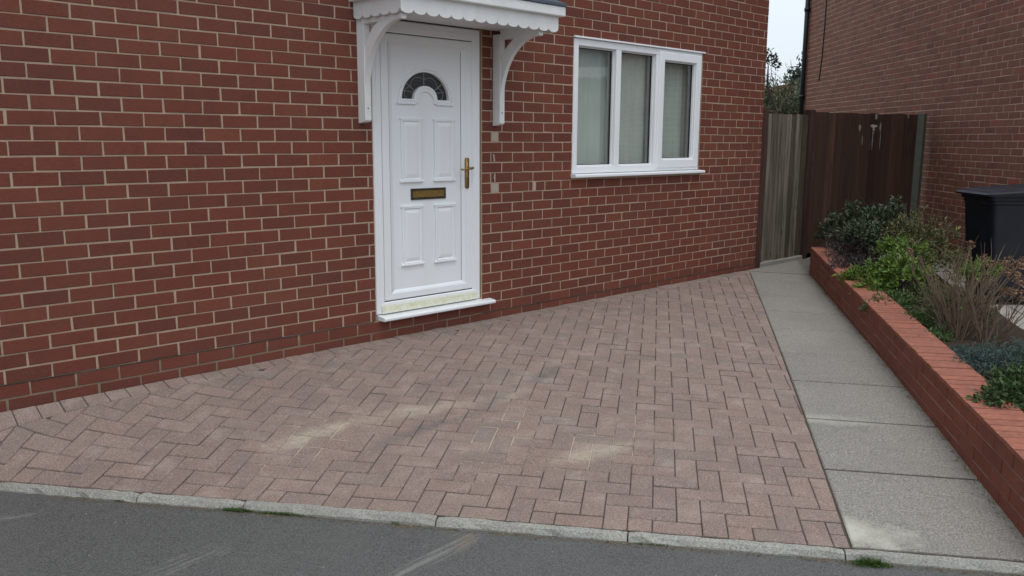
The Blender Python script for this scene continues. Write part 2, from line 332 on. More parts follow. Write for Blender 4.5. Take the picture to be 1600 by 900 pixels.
M['earth'] = m_plain('wide_ground', (0.16, 0.15, 0.13), 0.95, 0.1, 0.2, 3)

def m_board(name, stops, streak, sk=0.5):
    k = NT(name); c = k.ramp(k.rnd(), stops)
    a = k.noise(28, 6, 0.7, stretch=(1, 1, 0.035)); b = k.noise(6, 4, 0.6, stretch=(1, 1, 0.22)); d = k.noise(90, 4, 0.7, stretch=(1, 1, 0.05))
    c = k.mix(k.mapr(a, 0.40, 0.64, 0, 0.8), c, tuple(x*0.4 for x in stops[0][1]))
    kn = k.n('ShaderNodeTexVoronoi'); kn.inputs['Scale'].default_value = 1.0; mp = k.n('ShaderNodeVectorMath', operation='MULTIPLY'); k.l(k.pos, mp.inputs[0]); mp.inputs[1].default_value = (9.5, 9.5, 3.2); k.l(mp.outputs[0], kn.inputs['Vector'])
    c = k.mix(k.mapr(kn.outputs['Distance'], 0.13, 0.07, 0, 0.75), c, (0.025, 0.018, 0.014)); c = k.mix(k.mapr(d, 0.60, 0.74, 0, sk), c, streak)
    c = k.mix(k.mapr(b, 0.52, 0.72, 0, 0.5), c, tuple(x*0.5 for x in stops[0][1]))
    k.bump(k.math('ADD', a, d), 0.6, 0.004); return k.done(c, 0.9, 0.15)
M['gateboard'] = m_board('weathered_grey_board', [(0, (0.070, 0.053, 0.036)), (0.5, (0.155, 0.130, 0.095)), (1, (0.245, 0.218, 0.170))], (0.34, 0.32, 0.27), 0.45)
def m_fenceboard():
    k = NT('dark_stained_board'); c = k.ramp(k.rnd(), [(0, (0.036, 0.019, 0.014)), (1, (0.088, 0.045, 0.031))])
    a = k.noise(28, 6, 0.7, stretch=(1, 1, 0.035)); d = k.noise(70, 4, 0.75, stretch=(1, 1, 0.05)); b = k.noise(11, 4, 0.65, stretch=(1, 1, 0.4))
    c = k.mix(k.mapr(a, 0.38, 0.7, 0, 0.6), c, (0.016, 0.010, 0.009)); c = k.mix(k.mapr(d, 0.66, 0.73, 0, 0.5), c, (0.17, 0.135, 0.12))
    c = k.mix(k.mapr(b, 0.60, 0.72, 0, 0.5), c, (0.012, 0.011, 0.011))
    # bird-lime style white splashes with runs, on the upper boards
    sp = k.noise(34, 4, 0.7); z = k.n('ShaderNodeSeparateXYZ'); k.l(k.pos, z.inputs[0])
    for (x0, z0, rx, rz) in ((9.00, 1.505, 0.020, 0.036), (9.24, 1.525, 0.062, 0.020), (9.245, 1.485, 0.020, 0.05), (9.235, 1.36, 0.008, 0.12), (9.36, 1.52, 0.013, 0.06), (9.37, 1.36, 0.006, 0.12), (9.05, 1.36, 0.006, 0.07), (9.85, 1.66, 0.013, 0.05), (9.27, 1.64, 0.02, 0.04), (10.03, 1.42, 0.010, 0.05), (9.19, 1.29, 0.009, 0.06)):
        dx = k.math('DIVIDE', k.math('SUBTRACT', z.outputs[0], x0), rx); dz = k.math('DIVIDE', k.math('SUBTRACT', z.outputs[2], z0), rz)
        q = k.math('ADD', k.math('MULTIPLY', dx, dx), k.math('MULTIPLY', dz, dz)); q = k.math('ADD', q, k.mapr(sp, 0.3, 0.7, -0.7, 0.7))
        c = k.mix(k.mapr(q, 1.0, 0.5, 0, 0.85 if rx > 0.02 else 0.5), c, (0.40, 0.39, 0.37))
    k.bump(k.math('ADD', a, d), 0.5, 0.004); return k.done(c, 0.85, 0.2)
M['fenceboard'] = m_fenceboard()
M['postbrown'] = m_board('peeling_brown_post', [(0, (0.060, 0.032, 0.027)), (1, (0.085, 0.045, 0.036))], (0.24, 0.20, 0.17), 0.5)
M['postgrey'] = m_plain('greenish_concrete_post', (0.125, 0.130, 0.105), 0.95, 0.1, 0.25, 16, 0.5)
def m_bin():
    k = NT('navy_black_plastic'); n = k.noise(6, 5, 0.6); f = k.noise(140, 3, 0.6)
    c = k.mix(k.mapr(n, 0.4, 0.75), (0.006, 0.0075, 0.013), (0.011, 0.013, 0.020)); k.bump(f, 0.12, 0.001)
    return k.done(c, k.mapr(n, 0.3, 0.7, 0.42, 0.6), 0.3)
M['bin'] = m_bin()
M['black'] = m_plain('black_plastic_pipe', (0.014, 0.014, 0.016), 0.45, 0.4)
M['twig'] = m_plain('dry_grey_twig', (0.140, 0.100, 0.070), 0.9, 0.1, 0.3, 30)
M['twig2'] = m_plain('purplish_twig', (0.075, 0.052, 0.050), 0.9, 0.1, 0.3, 30)
M['bark'] = m_plain('grey_bark', (0.13, 0.105, 0.085), 0.9, 0.1, 0.3, 20, 0.5)
M['seedhead'] = m_leaf('dried_flower_head', [(0, (0.15, 0.078, 0.042)), (0.5, (0.23, 0.13, 0.075)), (1, (0.30, 0.20, 0.13))], 0.8)
M['leaf_dark'] = m_leaf('dark_glossy_leaf', [(0, (0.022, 0.036, 0.018)), (0.6, (0.042, 0.064, 0.030)), (1, (0.078, 0.105, 0.048))], 0.45)
M['leaf_lime'] = m_leaf('bright_lime_leaf', [(0, (0.045, 0.088, 0.014)), (0.5, (0.095, 0.165, 0.024)), (1, (0.170, 0.250, 0.036))])
M['leaf_olive'] = m_leaf('olive_leaf', [(0, (0.050, 0.058, 0.022)), (0.6, (0.085, 0.095, 0.034)), (0.93, (0.135, 0.130, 0.048)), (1, (0.24, 0.19, 0.045))])
M['leaf_purple'] = m_leaf('purplish_small_leaf', [(0, (0.035, 0.028, 0.030)), (0.6, (0.060, 0.048, 0.050)), (1, (0.085, 0.075, 0.072))])
M['leaf_blue'] = m_leaf('blue_green_needle', [(0, (0.042, 0.075, 0.066)), (0.6, (0.078, 0.125, 0.110)), (1, (0.125, 0.180, 0.155))])
M['leaf_mid'] = m_leaf('mid_green_leaf', [(0, (0.028, 0.058, 0.018)), (0.6, (0.058, 0.098, 0.028)), (1, (0.095, 0.150, 0.040))])
M['leaf_hedge'] = m_leaf('hedge_leaf', [(0, (0.045, 0.065, 0.034)), (0.5, (0.080, 0.105, 0.055)), (0.85, (0.135, 0.150, 0.085)), (1, (0.25, 0.25, 0.17))])
M['leaf_straw'] = m_leaf('straw_leaf', [(0, (0.13, 0.105, 0.05)), (0.6, (0.21, 0.165, 0.085)), (1, (0.33, 0.26, 0.16))], 0.8)
M['leaf_tree'] = m_leaf('distant_tree_leaf', [(0, (0.030, 0.045, 0.036)), (1, (0.070, 0.092, 0.068))])
M['leaf_litter'] = m_leaf('dry_leaf_litter', [(0, (0.10, 0.07, 0.04)), (0.6, (0.20, 0.145, 0.085)), (1, (0.30, 0.24, 0.16))], 0.9)
M['tile'] = m_plain('brown_roof_tile', (0.15, 0.075, 0.055), 0.9, 0.15, 0.3, 9, 0.4)
M['slate'] = m_plain('grey_roof_tile', (0.075, 0.075, 0.08), 0.85, 0.2, 0.3, 9, 0.4)
M['render'] = m_plain('pale_wall_render', (0.55, 0.54, 0.50), 0.9, 0.1, 0.15, 2)

# ------------------------------------------------------------------ wide ground, road
def sheet(name, poly, z, mat, **kw):
    mb = MB(); mb.add([(x, y, z(x, y) if callable(z) else z) for x, y in poly], [tuple(range(len(poly)))]); return link(name, mb.fix(name, mat), **kw)
sheet('ground', [(-150, -150), (150, -150), (150, 150), (-150, 150)], -0.42, M['earth'], kind='structure')
ROADZ = -0.238
KV0, KV1 = -0.052, -0.100
sheet('road', [UV(-40, KV1-6.5), UV(40, KV1-6.5), UV(40, KV1+0.01), UV(-40, KV1+0.01)], ROADZ, M['road'], kind='structure')
sheet('far_pavement', [UV(-40, KV1-9), UV(40, KV1-9), UV(40, KV1-6.5), UV(-40, KV1-6.5)], ROADZ+0.1, M['slab'], kind='structure')

# ------------------------------------------------------------------ kerb
kerb = link('kerb', None, kind='structure')
cuts = [-6.5, -5.6, -4.72, -3.82, -2.95, -2.24, -1.74, -0.885, -0.095, 0.735, 1.62, 2.52, 3.43, 4.34, 5.25]
for a, b in zip(cuts, cuts[1:]):
    n = 16; top = []; mb = MB(); dz = rnd.uniform(-0.003, 0.003); dv = rnd.uniform(-0.003, 0.003)
    prof = [(KV0, ZK-0.13), (KV0, ZK-0.004), (KV0-0.006, ZK+0.001), (KV1+0.012, ZK-0.003), (KV1, ZK-0.022), (KV1-0.002, ROADZ-0.1)]
    us = [a+0.003 + (b-a-0.006)*i/n for i in range(n+1)]
    vs = []
    for i, u in enumerate(us):
        for j, (v, z) in enumerate(prof):
            j0 = 0 if j in (0, 5) else 1
            chp = rnd.uniform(0.004, 0.010) if (j in (3, 4) and rnd.random() < 0.13) else 0
            x, y = UV(u, v + dv + chp + j0*rnd.uniform(-0.003, 0.003)); vs.append((x, y, z + dz + j0*rnd.uniform(-0.002, 0.002) - chp*0.8 - (0.004 if i in (0, n) and j0 else 0)))
    m = len(prof); fs = [(i*m+j, (i+1)*m+j, (i+1)*m+j+1, i*m+j+1) for i in range(n) for j in range(m-1)] + [tuple(range(m)), tuple(range(n*m, n*m+m))]
    mb.add(vs, fs); link('kerb_stone', mb.fix('kerb_stone', M['kerb']), kerb)

# ------------------------------------------------------------------ block-paved driveway
def path_u(v): return 0.765 + 0.032*max(v, 0) + 0.0
def clip(poly, nx, ny, c):      # keep nx*x+ny*y <= c
    out = []
    for i in range(len(poly)):
        p, q = poly[i], poly[(i+1) % len(poly)]; dp = nx*p[0]+ny*p[1]-c; dq = nx*q[0]+ny*q[1]-c
        if dp <= 0: out.append(p)
        if dp*dq < 0: t = dp/(dp-dq); out.append((p[0]+(q[0]-p[0])*t, p[1]+(q[1]-p[1])*t))
    return out
def area(p): return abs(sum(p[i][0]*p[(i+1) % len(p)][1]-p[(i+1) % len(p)][0]*p[i][1] for i in range(len(p))))/2
def inset(poly, d):
    n = len(poly); out = []
    s = sum(poly[i][0]*poly[(i+1) % n][1]-poly[(i+1) % n][0]*poly[i][1] for i in range(n)); sg = 1 if s > 0 else -1
    for i in range(n):
        a, b, c = poly[i-1], poly[i], poly[(i+1) % n]
        e1 = Vector((b[0]-a[0], b[1]-a[1])); e2 = Vector((c[0]-b[0], c[1]-b[1]))
        if e1.length < 1e-6 or e2.length < 1e-6: out.append(b); continue
        n1 = Vector((-e1.y, e1.x)).normalized()*sg; n2 = Vector((-e2.y, e2.x)).normalized()*sg
        k = n1+n2; q = k.length_squared
        k = k*(2*d/q) if q > 0.15 else n1*d
        out.append((b[0]+k.x, b[1]+k.y))
    return out
def paver_geo(mb, poly, r, lift, tilt, ch=0.0026):
    n = len(poly); cx = sum(p[0] for p in poly)/n; cy = sum(p[1] for p in poly)/n
    g_ = 0.0021; o = inset(poly, g_); t = inset(poly, g_+ch)
    h = lambda x, y: gz(x, y) + lift + tilt[0]*(x-cx) + tilt[1]*(y-cy)
    vs = [(x, y, h(x, y)) for x, y in t] + [(x, y, h(x, y)-0.0034) for x, y in o] + [(x, y, gz(x, y)-0.025) for x, y in o]
    fs = [tuple(range(n))] + [(i, (i+1) % n, n+(i+1) % n, n+i) for i in range(n)] + [(n+i, n+(i+1) % n, 2*n+(i+1) % n, 2*n+i) for i in range(n)]
    mb.add(vs, fs, r)
U = 0.1002
cells = []
for i in range(-60, 16):
    for j in range(0, 62):
        c = (i+j) % 4
        if c == 0: q = (i, i+2, j, j+1)
        elif c == 2: q = (i, i+1, j, j+2)
        elif c == 3 and j == 0: q = (i, i+1, 0, 1)
        else: continue
        v0 = KV0 + 0.004 + q[2]*U*1.032 + 0.0015; v1 = KV0 + 0.004 + q[3]*U*1.032 - 0.0015
        pl = [UV(q[0]*U, v0), UV(q[1]*U, v0), UV(q[1]*U, v1), UV(q[0]*U, v1)]
        pl = clip(pl, 0, 1, -0.106)                                     # border course along the house
        vv = (-ST, CT); off = -OX*ST + OY*CT
        pl = clip(pl, ST, -CT, -(off + KV0 + 0.004)) if pl else pl         # kerb
        if len(pl) < 3: continue
        # right-hand edge along the concrete path
        a = Vector(UV(path_u(0)-0.001, 0)); b = Vector(UV(path_u(6)-0.001, 6)); d = (b-a).normalized(); nx, ny = d.y, -d.x
        pl = clip(pl, nx, ny, nx*a.x + ny*a.y)
        if len(pl) < 3 or area(pl) < 0.0012: continue
        # drop tiny edges
        pl = [p for k, p in enumerate(pl) if (Vector(p)-Vector(pl[k-1])).length > 0.004]
        if len(pl) >= 3 and min(p[0] for p in pl) > -3.2: cells.append(pl)
x = -3.0
while x < 6.83:                                                          # border of half pavers against the wall
    w = 0.106 + rnd.uniform(-0.006, 0.008)
    if x > -1.2 or True: cells.append([(x, -0.105), (x+w, -0.105), (x+w, -0.006), (x, -0.006)])
    x += w
cells = [c for c in cells if c]
def scr(pl): return screen_area([(x, y, gz(x, y)) for x, y in pl])
cells = [(scr(p), p) for p in cells]; cells.sort(key=lambda a: -a[0])
bnd = [UV(u, KV0+0.002) for u in (-6, -5, -4, -3, -2.5, -2, -1.5, -1, -0.5, 0, 0.4, path_u(0))] + [UV(path_u(v), v) for v in (0.3, 0.6, 1, 1.5, 2, 2.5, 3, 3.5, 4, 4.5, 5, 5.4, 5.75)]
dl = [0]
for p, q in zip(bnd, bnd[1:]): dl.append(dl[-1] + math.dist(p, q))
def bpt(t):
    d = t*dl[-1]
    for i in range(len(bnd)-1):
        if d <= dl[i+1] or i == len(bnd)-2:
            f = (d-dl[i])/(dl[i+1]-dl[i]); return (bnd[i][0]+(bnd[i+1][0]-bnd[i][0])*f, bnd[i][1]+(bnd[i+1][1]-bnd[i][1])*f)
NU, NV = 130, 40; mbj = MB(); vs = []
for i in range(NU+1):
    w_ = (-3.2 + (6.86+3.2)*(i/NU), -0.003); e_ = bpt(i/NU)
    for j in range(NV+1): x = w_[0]+(e_[0]-w_[0])*j/NV; y = w_[1]+(e_[1]-w_[1])*j/NV; vs.append((x, y, gz(x, y)-0.0042-0.006*max(0.0, min(1.0, (0.9-x)/1.2))))
mbj.add(vs, [(i*(NV+1)+j, (i+1)*(NV+1)+j, (i+1)*(NV+1)+j+1, i*(NV+1)+j+1) for i in range(NU) for j in range(NV)])
me = mbj.fix('driveway', M['joint'])
drive = link('driveway', me, kind='structure')
rest = MB()
for i, (s, pl) in enumerate(cells):
    lift = rnd.gauss(0, 0.0012); tilt = (rnd.gauss(0, 0.006), rnd.gauss(0, 0.006))
    if i < 300 and s > 0:
        mb = MB(); paver_geo(mb, pl, 0, lift, tilt); link('paver', mb.fix('paver', M['paver']), drive)
    else: paver_geo(rest, pl, rnd.random(), lift, tilt)
link('small_pavers', rest.fix('small_pavers', M['paver']), drive, kind='stuff')

# ------------------------------------------------------------------ concrete path with slabs
path = link('path', None, kind='structure')
vv_ = [KV0+0.004] + [0.25*i for i in range(1, 29)]
mbp = MB(); pp = [UV(path_u(v)-0.004, v) for v in vv_]; qq = [UV(1.62 if v < 5.3 else 2.4, v) for v in vv_]
vs = [(x, y, gz(x, y)-0.006) for x, y in pp] + [(x, y, gz(x, y)-0.006) for x, y in qq]; n = len(pp)
mbp.add(vs, [(i, i+1, n+i+1, n+i) for i in range(n-1)]); link('path_bed', mbp.fix('path_bed', M['joint']), path)
sv = [KV0+0.004, 0.685, 1.345, 2.01, 2.68, 3.32, 3.96, 4.55, 5.2, 5.85]
for a, b in zip(sv, sv[1:]):
    mb = MB(); uu = 1.62; lift = rnd.uniform(-0.003, 0.003); tl = rnd.uniform(-0.006, 0.006)
    jit = 0.012
    pl = [UV(path_u(a), a+0.004), UV(uu, a+0.004+rnd.uniform(-jit, jit)*0), UV(uu, b-0.004), UV(path_u(b), b-0.004)]
    o = inset(pl, 0.0062); t = inset(pl, 0.012); h = lambda x, y: gz(x, y) + 0.001 + lift + tl*(toUV(x, y)[1]-(a+b)/2)
    def sub(p):          # extra points so that the slab follows the fall
        return p
    vs = [(x, y, h(x, y)) for x, y in t] + [(x, y, h(x, y)-0.005) for x, y in o] + [(x, y, gz(x, y)-0.04) for x, y in o]
    fs = [(0, 1, 2, 3)] + [(i, (i+1) % 4, 4+(i+1) % 4, 4+i) for i in range(4)] + [(4+i, 4+(i+1) % 4, 8+(i+1) % 4, 8+i) for i in range(4)]
    mb.add(vs, fs); link('paving_slab', mb.fix('paving_slab', M['slab']), path)
# last, irregular slab in front of the gate and the raised threshold
mb = MB(); pl = [(6.865, -0.02), UV(path_u(5.86), 5.86), UV(1.60, 5.86), (8.35, -0.10), (8.35, 0.02)]
t = inset(pl, 0.004)
mb.add([(x, y, gz(x, y)+0.001) for x, y in t] + [(x, y, -0.06) for x, y in t], [tuple(range(5))] + [(i, (i+1) % 5, 5+(i+1) % 5, 5+i) for i in range(5)])
link('paving_slab', mb.fix('paving_slab', M['slab']), path)
mb = MB(); mb.box(7.17, 8.10, 0.0, 0.26, -0.03, 0.045, ch=0.006); link('threshold_slab', mb.fix('threshold_slab', M['kerb']), path)

# ------------------------------------------------------------------ brick laying
def brick_box(x0, x1, z0, z1, jit=True, depth=0.09):
    """one brick in wall coordinates: x along the wall, y into it (front face near 0), z up; chamfered front"""
    c = 0.0022; w = x1-x0; dy = rnd.gauss(0, 0.0007) if jit else 0; a = rnd.gauss(0, 0.0010) if jit else 0
    j = (lambda: rnd.uniform(-0.0014, 0.0014)) if jit else (lambda: 0)
    o = [(x0+j(), z0+j()), (x1+j(), z0+j()), (x1+j(), z1+j()), (x0+j(), z1+j())]
    mx = (x0+x1)/2; fy = lambda x: dy + a*(x-mx)/max(w, 0.05)
    t = [(o[0][0]+c, o[0][1]+c), (o[1][0]-c, o[1][1]+c), (o[2][0]-c, o[2][1]-c), (o[3][0]+c, o[3][1]-c)]
    vs = [(x, fy(x), z) for x, z in t] + [(x, fy(x)+c, z) for x, z in o] + [(x, depth, z) for x, z in o]
    fs = [(0, 1, 2, 3)] + [(4+i, 4+(i+1) % 4, (i+1) % 4, i) for i in range(4)] + [(8+i, 8+(i+1) % 4, 4+(i+1) % 4, 4+i) for i in range(4)]
    return vs, fs
BT = 0.0042          # half a joint
def lay(parent, T, rows, joints, x0, x1, openings, mat, zbase, zstep=0.075, nmax=300, restname='small_bricks', depth=0.09, corner=None, tmax=9):
    items = []
    for k in rows:
        za, zb = zbase + zstep*k, zbase + zstep*(k+1)
        js = [x0] + [j for j in joints(k) if x0+0.02 < j < x1-0.02] + [x1]
        for a, b in zip(js, js[1:]):
            segs = [(a, b, za, zb)]
            for (ox0, ox1, oz0, oz1) in openings:
                out = []
                for (p, q, r_, s_) in segs:
                    if q <= ox0 or p >= ox1 or s_ <= oz0 or r_ >= oz1: out.append((p, q, r_, s_)); continue
                    if p < ox0-0.015: out.append((p, ox0, r_, s_))
                    if q > ox1+0.015: out.append((ox1, q, r_, s_))
                    p2, q2 = max(p, ox0), min(q, ox1)
                    if r_ < oz0-0.02: out.append((p2, q2, r_, oz0))
                    if s_ > oz1+0.02: out.append((p2, q2, oz1, s_))
                segs = out
            for (p, q, r_, s_) in segs:
                if q-p > 0.016 and s_-r_ > 0.018:
                    hv = rnd.uniform(-0.0012, 0.0012)
                    items.append((p+BT+0.0012+rnd.uniform(-.0014, .0014), q-BT-0.0012+rnd.uniform(-.0014, .0014), r_+BT+hv, s_-BT+hv))
    sc_ = []
    for it in items:
        p, q, r_, s_ = it
        sc_.append((screen_area([T @ Vector(c) for c in ((p, 0, r_), (q, 0, r_), (q, 0, s_), (p, 0, s_))]), it))
    sc_.sort(key=lambda a: -a[0]); rest = MB()
    for i, (s, (p, q, r_, s_)) in enumerate(sc_):
        vs, fs = brick_box(p, q, r_, s_, depth=depth); vs = [tuple(T @ Vector(v)) for v in vs]
        if i < nmax and s > 0:
            mb = MB(); mb.add(vs, fs); link('brick', mb.fix('brick', mat), parent)
        else: rest.add(vs, fs, rnd.random())
    if rest.f: link(restname, rest.fix(restname, mat), parent, kind='stuff')

DOOR = (2.160, 3.118, 0.125, 2.125)
WIN = (4.105, 5.915, 1.040, 2.150)
ROW12 = [3.212, 3.288, 3.421, 3.612, 3.655, 3.690, 3.794, 3.981, 4.089, 4.295, 4.52, 4.745, 4.97, 5.19, 5.42, 5.64, 5.80, 5.949, 6.176, 6.307, 6.418, 6.675, 6.925]
def front_joints(k):
    js = [0.030 + 0.2195*n + (0.110 if k % 2 else 0) for n in range(-40, 12)]
    js = [j for j in js if j < (2.12 if k < 28 else 2.55)]
    if k == 12: return js + ROW12
    fl = 1 if k >= 13 else 0
    js2 = [3.211 + 0.2228*n + (0.1114 if (k+fl) % 2 else 0) for n in range(-4, 20)]
    js2 = [j for j in js2 if j > (3.14 if k < 28 else 2.62)]
    if k in (17,): js2 = [j for j in js2 if abs(j-3.2) > 0.06] + [3.216, 3.285]; js2.sort()
    if k < 1: js2 = [2.27, 2.47, 2.69, 2.90] + js2 if k == 0 else [2.33, 2.56, 2.78, 3.0] + js2
    return js + js2
house = thing('brick_house', 'red brick house with a white front door and a white three pane window', 'house')
I4 = Matrix.Identity(4)
CORNER = 7.062
lay(house, I4, range(-2, 34), front_joints, -5.0, CORNER, [DOOR, WIN, (3.2165, 3.2845, 1.325, 1.40), (3.2195, 3.2875, 0.95, 1.025), (3.656, 3.689, 0.95, 1.025)], M['brick'], 0.05)
# upper courses, out of the picture
mb = MB()
for k in range(34, 68):
    js = [-5.0] + [0.03 + 0.2228*n + (0.111 if k % 2 else 0) for n in range(-22, 31)] + [CORNER]
    js = [j for j in js if -5.0 <= j <= CORNER]
    for a, b in zip(js, js[1:]):
        if b-a > 0.02:
            vs, fs = brick_box(a+BT, b-BT, 0.05+.075*k+BT, 0.05+.075*(k+1)-BT); mb.add(vs, fs, rnd.random())
# flank wall facing the gate
TS = Matrix.Translation((CORNER, 0, 0)) @ Matrix.Rotation(R(90), 4, 'Z')
for k in range(-1, 68):
    js = [0.095] + [0.11 + 0.225*n + (0.112 if k % 2 else 0) for n in range(0, 32)] + [7.2]
    js = sorted(set(j for j in js if 0.095 <= j <= 7.2))
    for a, b in zip(js, js[1:]):
        if b-a > 0.02:
            vs, fs = brick_box(a+BT, b-BT, 0.05+.075*k+BT, 0.05+.075*(k+1)-BT); mb.add([tuple(TS @ Vector(v)) for v in vs], fs, rnd.random())
link('upper_bricks', mb.fix('upper_bricks', M['brick']), house, kind='stuff')
MY = 0.0034          # mortar face behind the brick face
mb = MB()            # mortar and inner leaf, with door and window openings left out
for (x0, x1, z0, z1) in ((-5.0, DOOR[0], -0.3, 5.15), (DOOR[0], DOOR[1], -0.3, DOOR[2]), (DOOR[0], DOOR[1], DOOR[3], 5.15), (DOOR[1], WIN[0], -0.3, 5.15),
                         (WIN[0], WIN[1], -0.3, WIN[2]), (WIN[0], WIN[1], WIN[3], 5.15), (WIN[1], CORNER-MY, -0.3, 5.15)):
    mb.box(x0, x1, MY, 0.30, z0, z1)
mb.box(CORNER-0.25, CORNER-MY, 0.302, 7.2, -0.3, 5.15); mb.box(-5.0, -4.8, 0.302, 7.2, -0.3, 5.15); mb.box(-4.8, CORNER-0.25, 7.0, 7.2, -0.3, 5.15)
link('mortar', mb.mesh('mortar', M['mortar']), house)
mb = MB()
mb.box(3.222, 3.279, 0.0015, 0.05, 1.331, 1.395, ch=0.002); mb.box(3.225, 3.282, 0.002, 0.05, 0.956, 1.02, ch=0.002); mb.box(3.661, 3.684, 0.002, 0.05, 0.956, 1.02, ch=0.002)
for x0, z0, w, h, a in ((3.244, 1.182, 0.012, 0.055, -0.18), (3.247, 1.030, 0.010, 0.065, 0.02), (3.239, 1.055, 0.007, 0.03, 0.1)):
    mb.box(-w/2, w/2, -0.0022, 0.01, 0, h, T=Matrix.Translation((x0, 0, z0)) @ Matrix.Rotation(a, 4, 'Y'))
link('mortar_patch', mb.mesh('mortar_patch', M['patch']), house)
mb = MB(); mb.box(-5.0, 2.14, -0.0012, 0.05, 0.1225, 0.1268); mb.box(3.125, CORNER, -0.0012, 0.05, 0.0480, 0.0518); link('damp_course', mb.mesh('damp_course', M['dpc']), house)
mb = MB()            # roof and eaves, above the picture
mb.prism([(-0.42, 5.0), (-0.42, 5.14), (3.6, 7.6), (7.62, 5.14), (7.62, 5.0), (3.6, 7.46)], -5.2, CORNER+0.12, 'x'); link('roof', mb.fix('roof', M['slate']), house)
mb = MB(); mb.box(-5.2, CORNER+0.12, -0.45, -0.425, 4.95, 5.15); link('fascia', mb.mesh('fascia', M['upvc']), house)
mb = MB(); mb.box(3.6, 6.6, 0.31, 0.315, 0.2, 0.203); mb = MB()
# dim room behind door and window
for b in ((1.6, 6.75, 3.5, 3.52, 0.15, 2.5), (1.58, 1.6, 0.302, 3.5, 0.15, 2.5), (6.75, 6.77, 0.302, 3.5, 0.15, 2.5), (1.6, 6.75, 0.302, 3.5, 0.13, 0.15), (1.6, 6.75, 0.302, 3.5, 2.5, 2.52)): mb.box(*b)
link('room', mb.mesh('room', M['room']), house)

# ------------------------------------------------------------------ front door
def frame_rect(mb, x0, x1, z0, z1, w, y0, y1, ch=0.004, wb=None, wt=None, m=0):
    """mitred rectangular frame with a chamfered front edge"""
    wb = w if wb is None else wb; wt = w if wt is None else wt
    O = [(x0, z0), (x1, z0), (x1, z1), (x0, z1)]; Iq = [(x0+w, z0+wb), (x1-w, z0+wb), (x1-w, z1-wt), (x0+w, z1-wt)]
    def sh(p, d, sg): return [(p[0][0]+sg*d, p[0][1]+sg*d), (p[1][0]-sg*d, p[1][1]+sg*d), (p[2][0]-sg*d, p[2][1]-sg*d), (p[3][0]+sg*d, p[3][1]-sg*d)]
    rings = [[(x, y1, z) for x, z in O], [(x, y0+ch, z) for x, z in O], [(x, y0, z) for x, z in sh(O, ch, 1)], [(x, y0, z) for x, z in sh(Iq, ch, -1)], [(x, y0+ch, z) for x, z in Iq], [(x, y1, z) for x, z in Iq]]
    vs = [v for r in rings for v in r]; fs = []
    for a in range(5):
        for i in range(4): fs.append((a*4+i, a*4+(i+1) % 4, (a+1)*4+(i+1) % 4, (a+1)*4+i))
    mb.add(vs, fs, 0, m)
FX0, FX1, FZ0, FZ1 = 2.166, 3.112, 0.166, 2.113
mb = MB(); frame_rect(mb, FX0, FX1, FZ0, FZ1, 0.074, 0.012, 0.13, 0.006, wb=0.078, wt=0.082)
frame_rect(mb, FX0+0.030, FX1-0.024, FZ0+0.03, FZ1-0.040, 0.010, 0.0105, 0.05, 0.002)
dfr = link('door_frame', mb.fix('door_frame', M['upvc']), house)
mb = MB(); mb.prism([(-0.004, FZ0+0.004), (0.012-0.0016, FZ0+0.072), (0.03, FZ0+0.072), (0.03, FZ0+0.004)], FX0+0.045, FX1-0.04, 'x')
link('threshold', mb.fix('threshold', M['threshold']), dfr)
mb = MB(); mb.prism([(-0.062, 0.128), (-0.066, 0.134), (-0.066, 0.146), (-0.060, 0.152), (0.05, 0.164), (0.05, 0.128)], 2.178, 3.200, 'x'); link('door_sill', mb.fix('door_sill', M['upvc']), dfr)
mb = MB()            # sash of the door: stiles, rails, bevelled inner edge, flat panel
SX0, SX1, SZ0, SZ1 = 2.243, 3.044, 0.247, 2.028
PX0, PX1, PZ0, PZ1 = 2.345, 2.950, 0.316, 1.950
frame_rect(mb, SX0, SX1+0.0, SZ0, SZ1, 0.068, 0.022, 0.09, 0.006, wb=0.052, wt=0.058)
O = [(SX0+.068, SZ0+.052), (SX1-.068, SZ0+.052), (SX1-.068, SZ1-.058), (SX0+.068, SZ1-.058)]; Q = [(PX0, PZ0), (PX1+0.0, PZ0), (PX1, PZ1), (PX0, PZ1)]
door = link('front_door', None, house)
mb2 = MB(); mb2.add([(x, 0.026, z) for x, z in O] + [(x, 0.040, z) for x, z in Q], [(i, (i+1) % 4, 4+(i+1) % 4, 4+i) for i in range(4)])
link('sash', mb.fix('sash', M['upvc']), door)
link('beading', mb2.fix('beading', M['upvc']), door)
# dark gap all round the sash
mb = MB(); 
for b in ((SX0-0.0028, SX0-0.0006, SZ0, SZ1), (SX1+0.0006, SX1+0.0036, SZ0, SZ1), (SX0-0.0028, SX1+0.0036, SZ0-0.0035, SZ0-0.0006), (SX0-0.0028, SX1+0.0036, SZ1+0.0006, SZ1+0.003)): mb.box(b[0], b[1], 0.021, 0.07, b[2], b[3])
mb.box(PX1-0.0022, PX1+0.0004, 0.0385, 0.05, PZ0+0.004, PZ1)  # black strip standing in for the shadow line down the panel's right edge
link('gasket_and_dark_edge', mb.mesh('gasket_and_dark_edge', M['seal']), door)
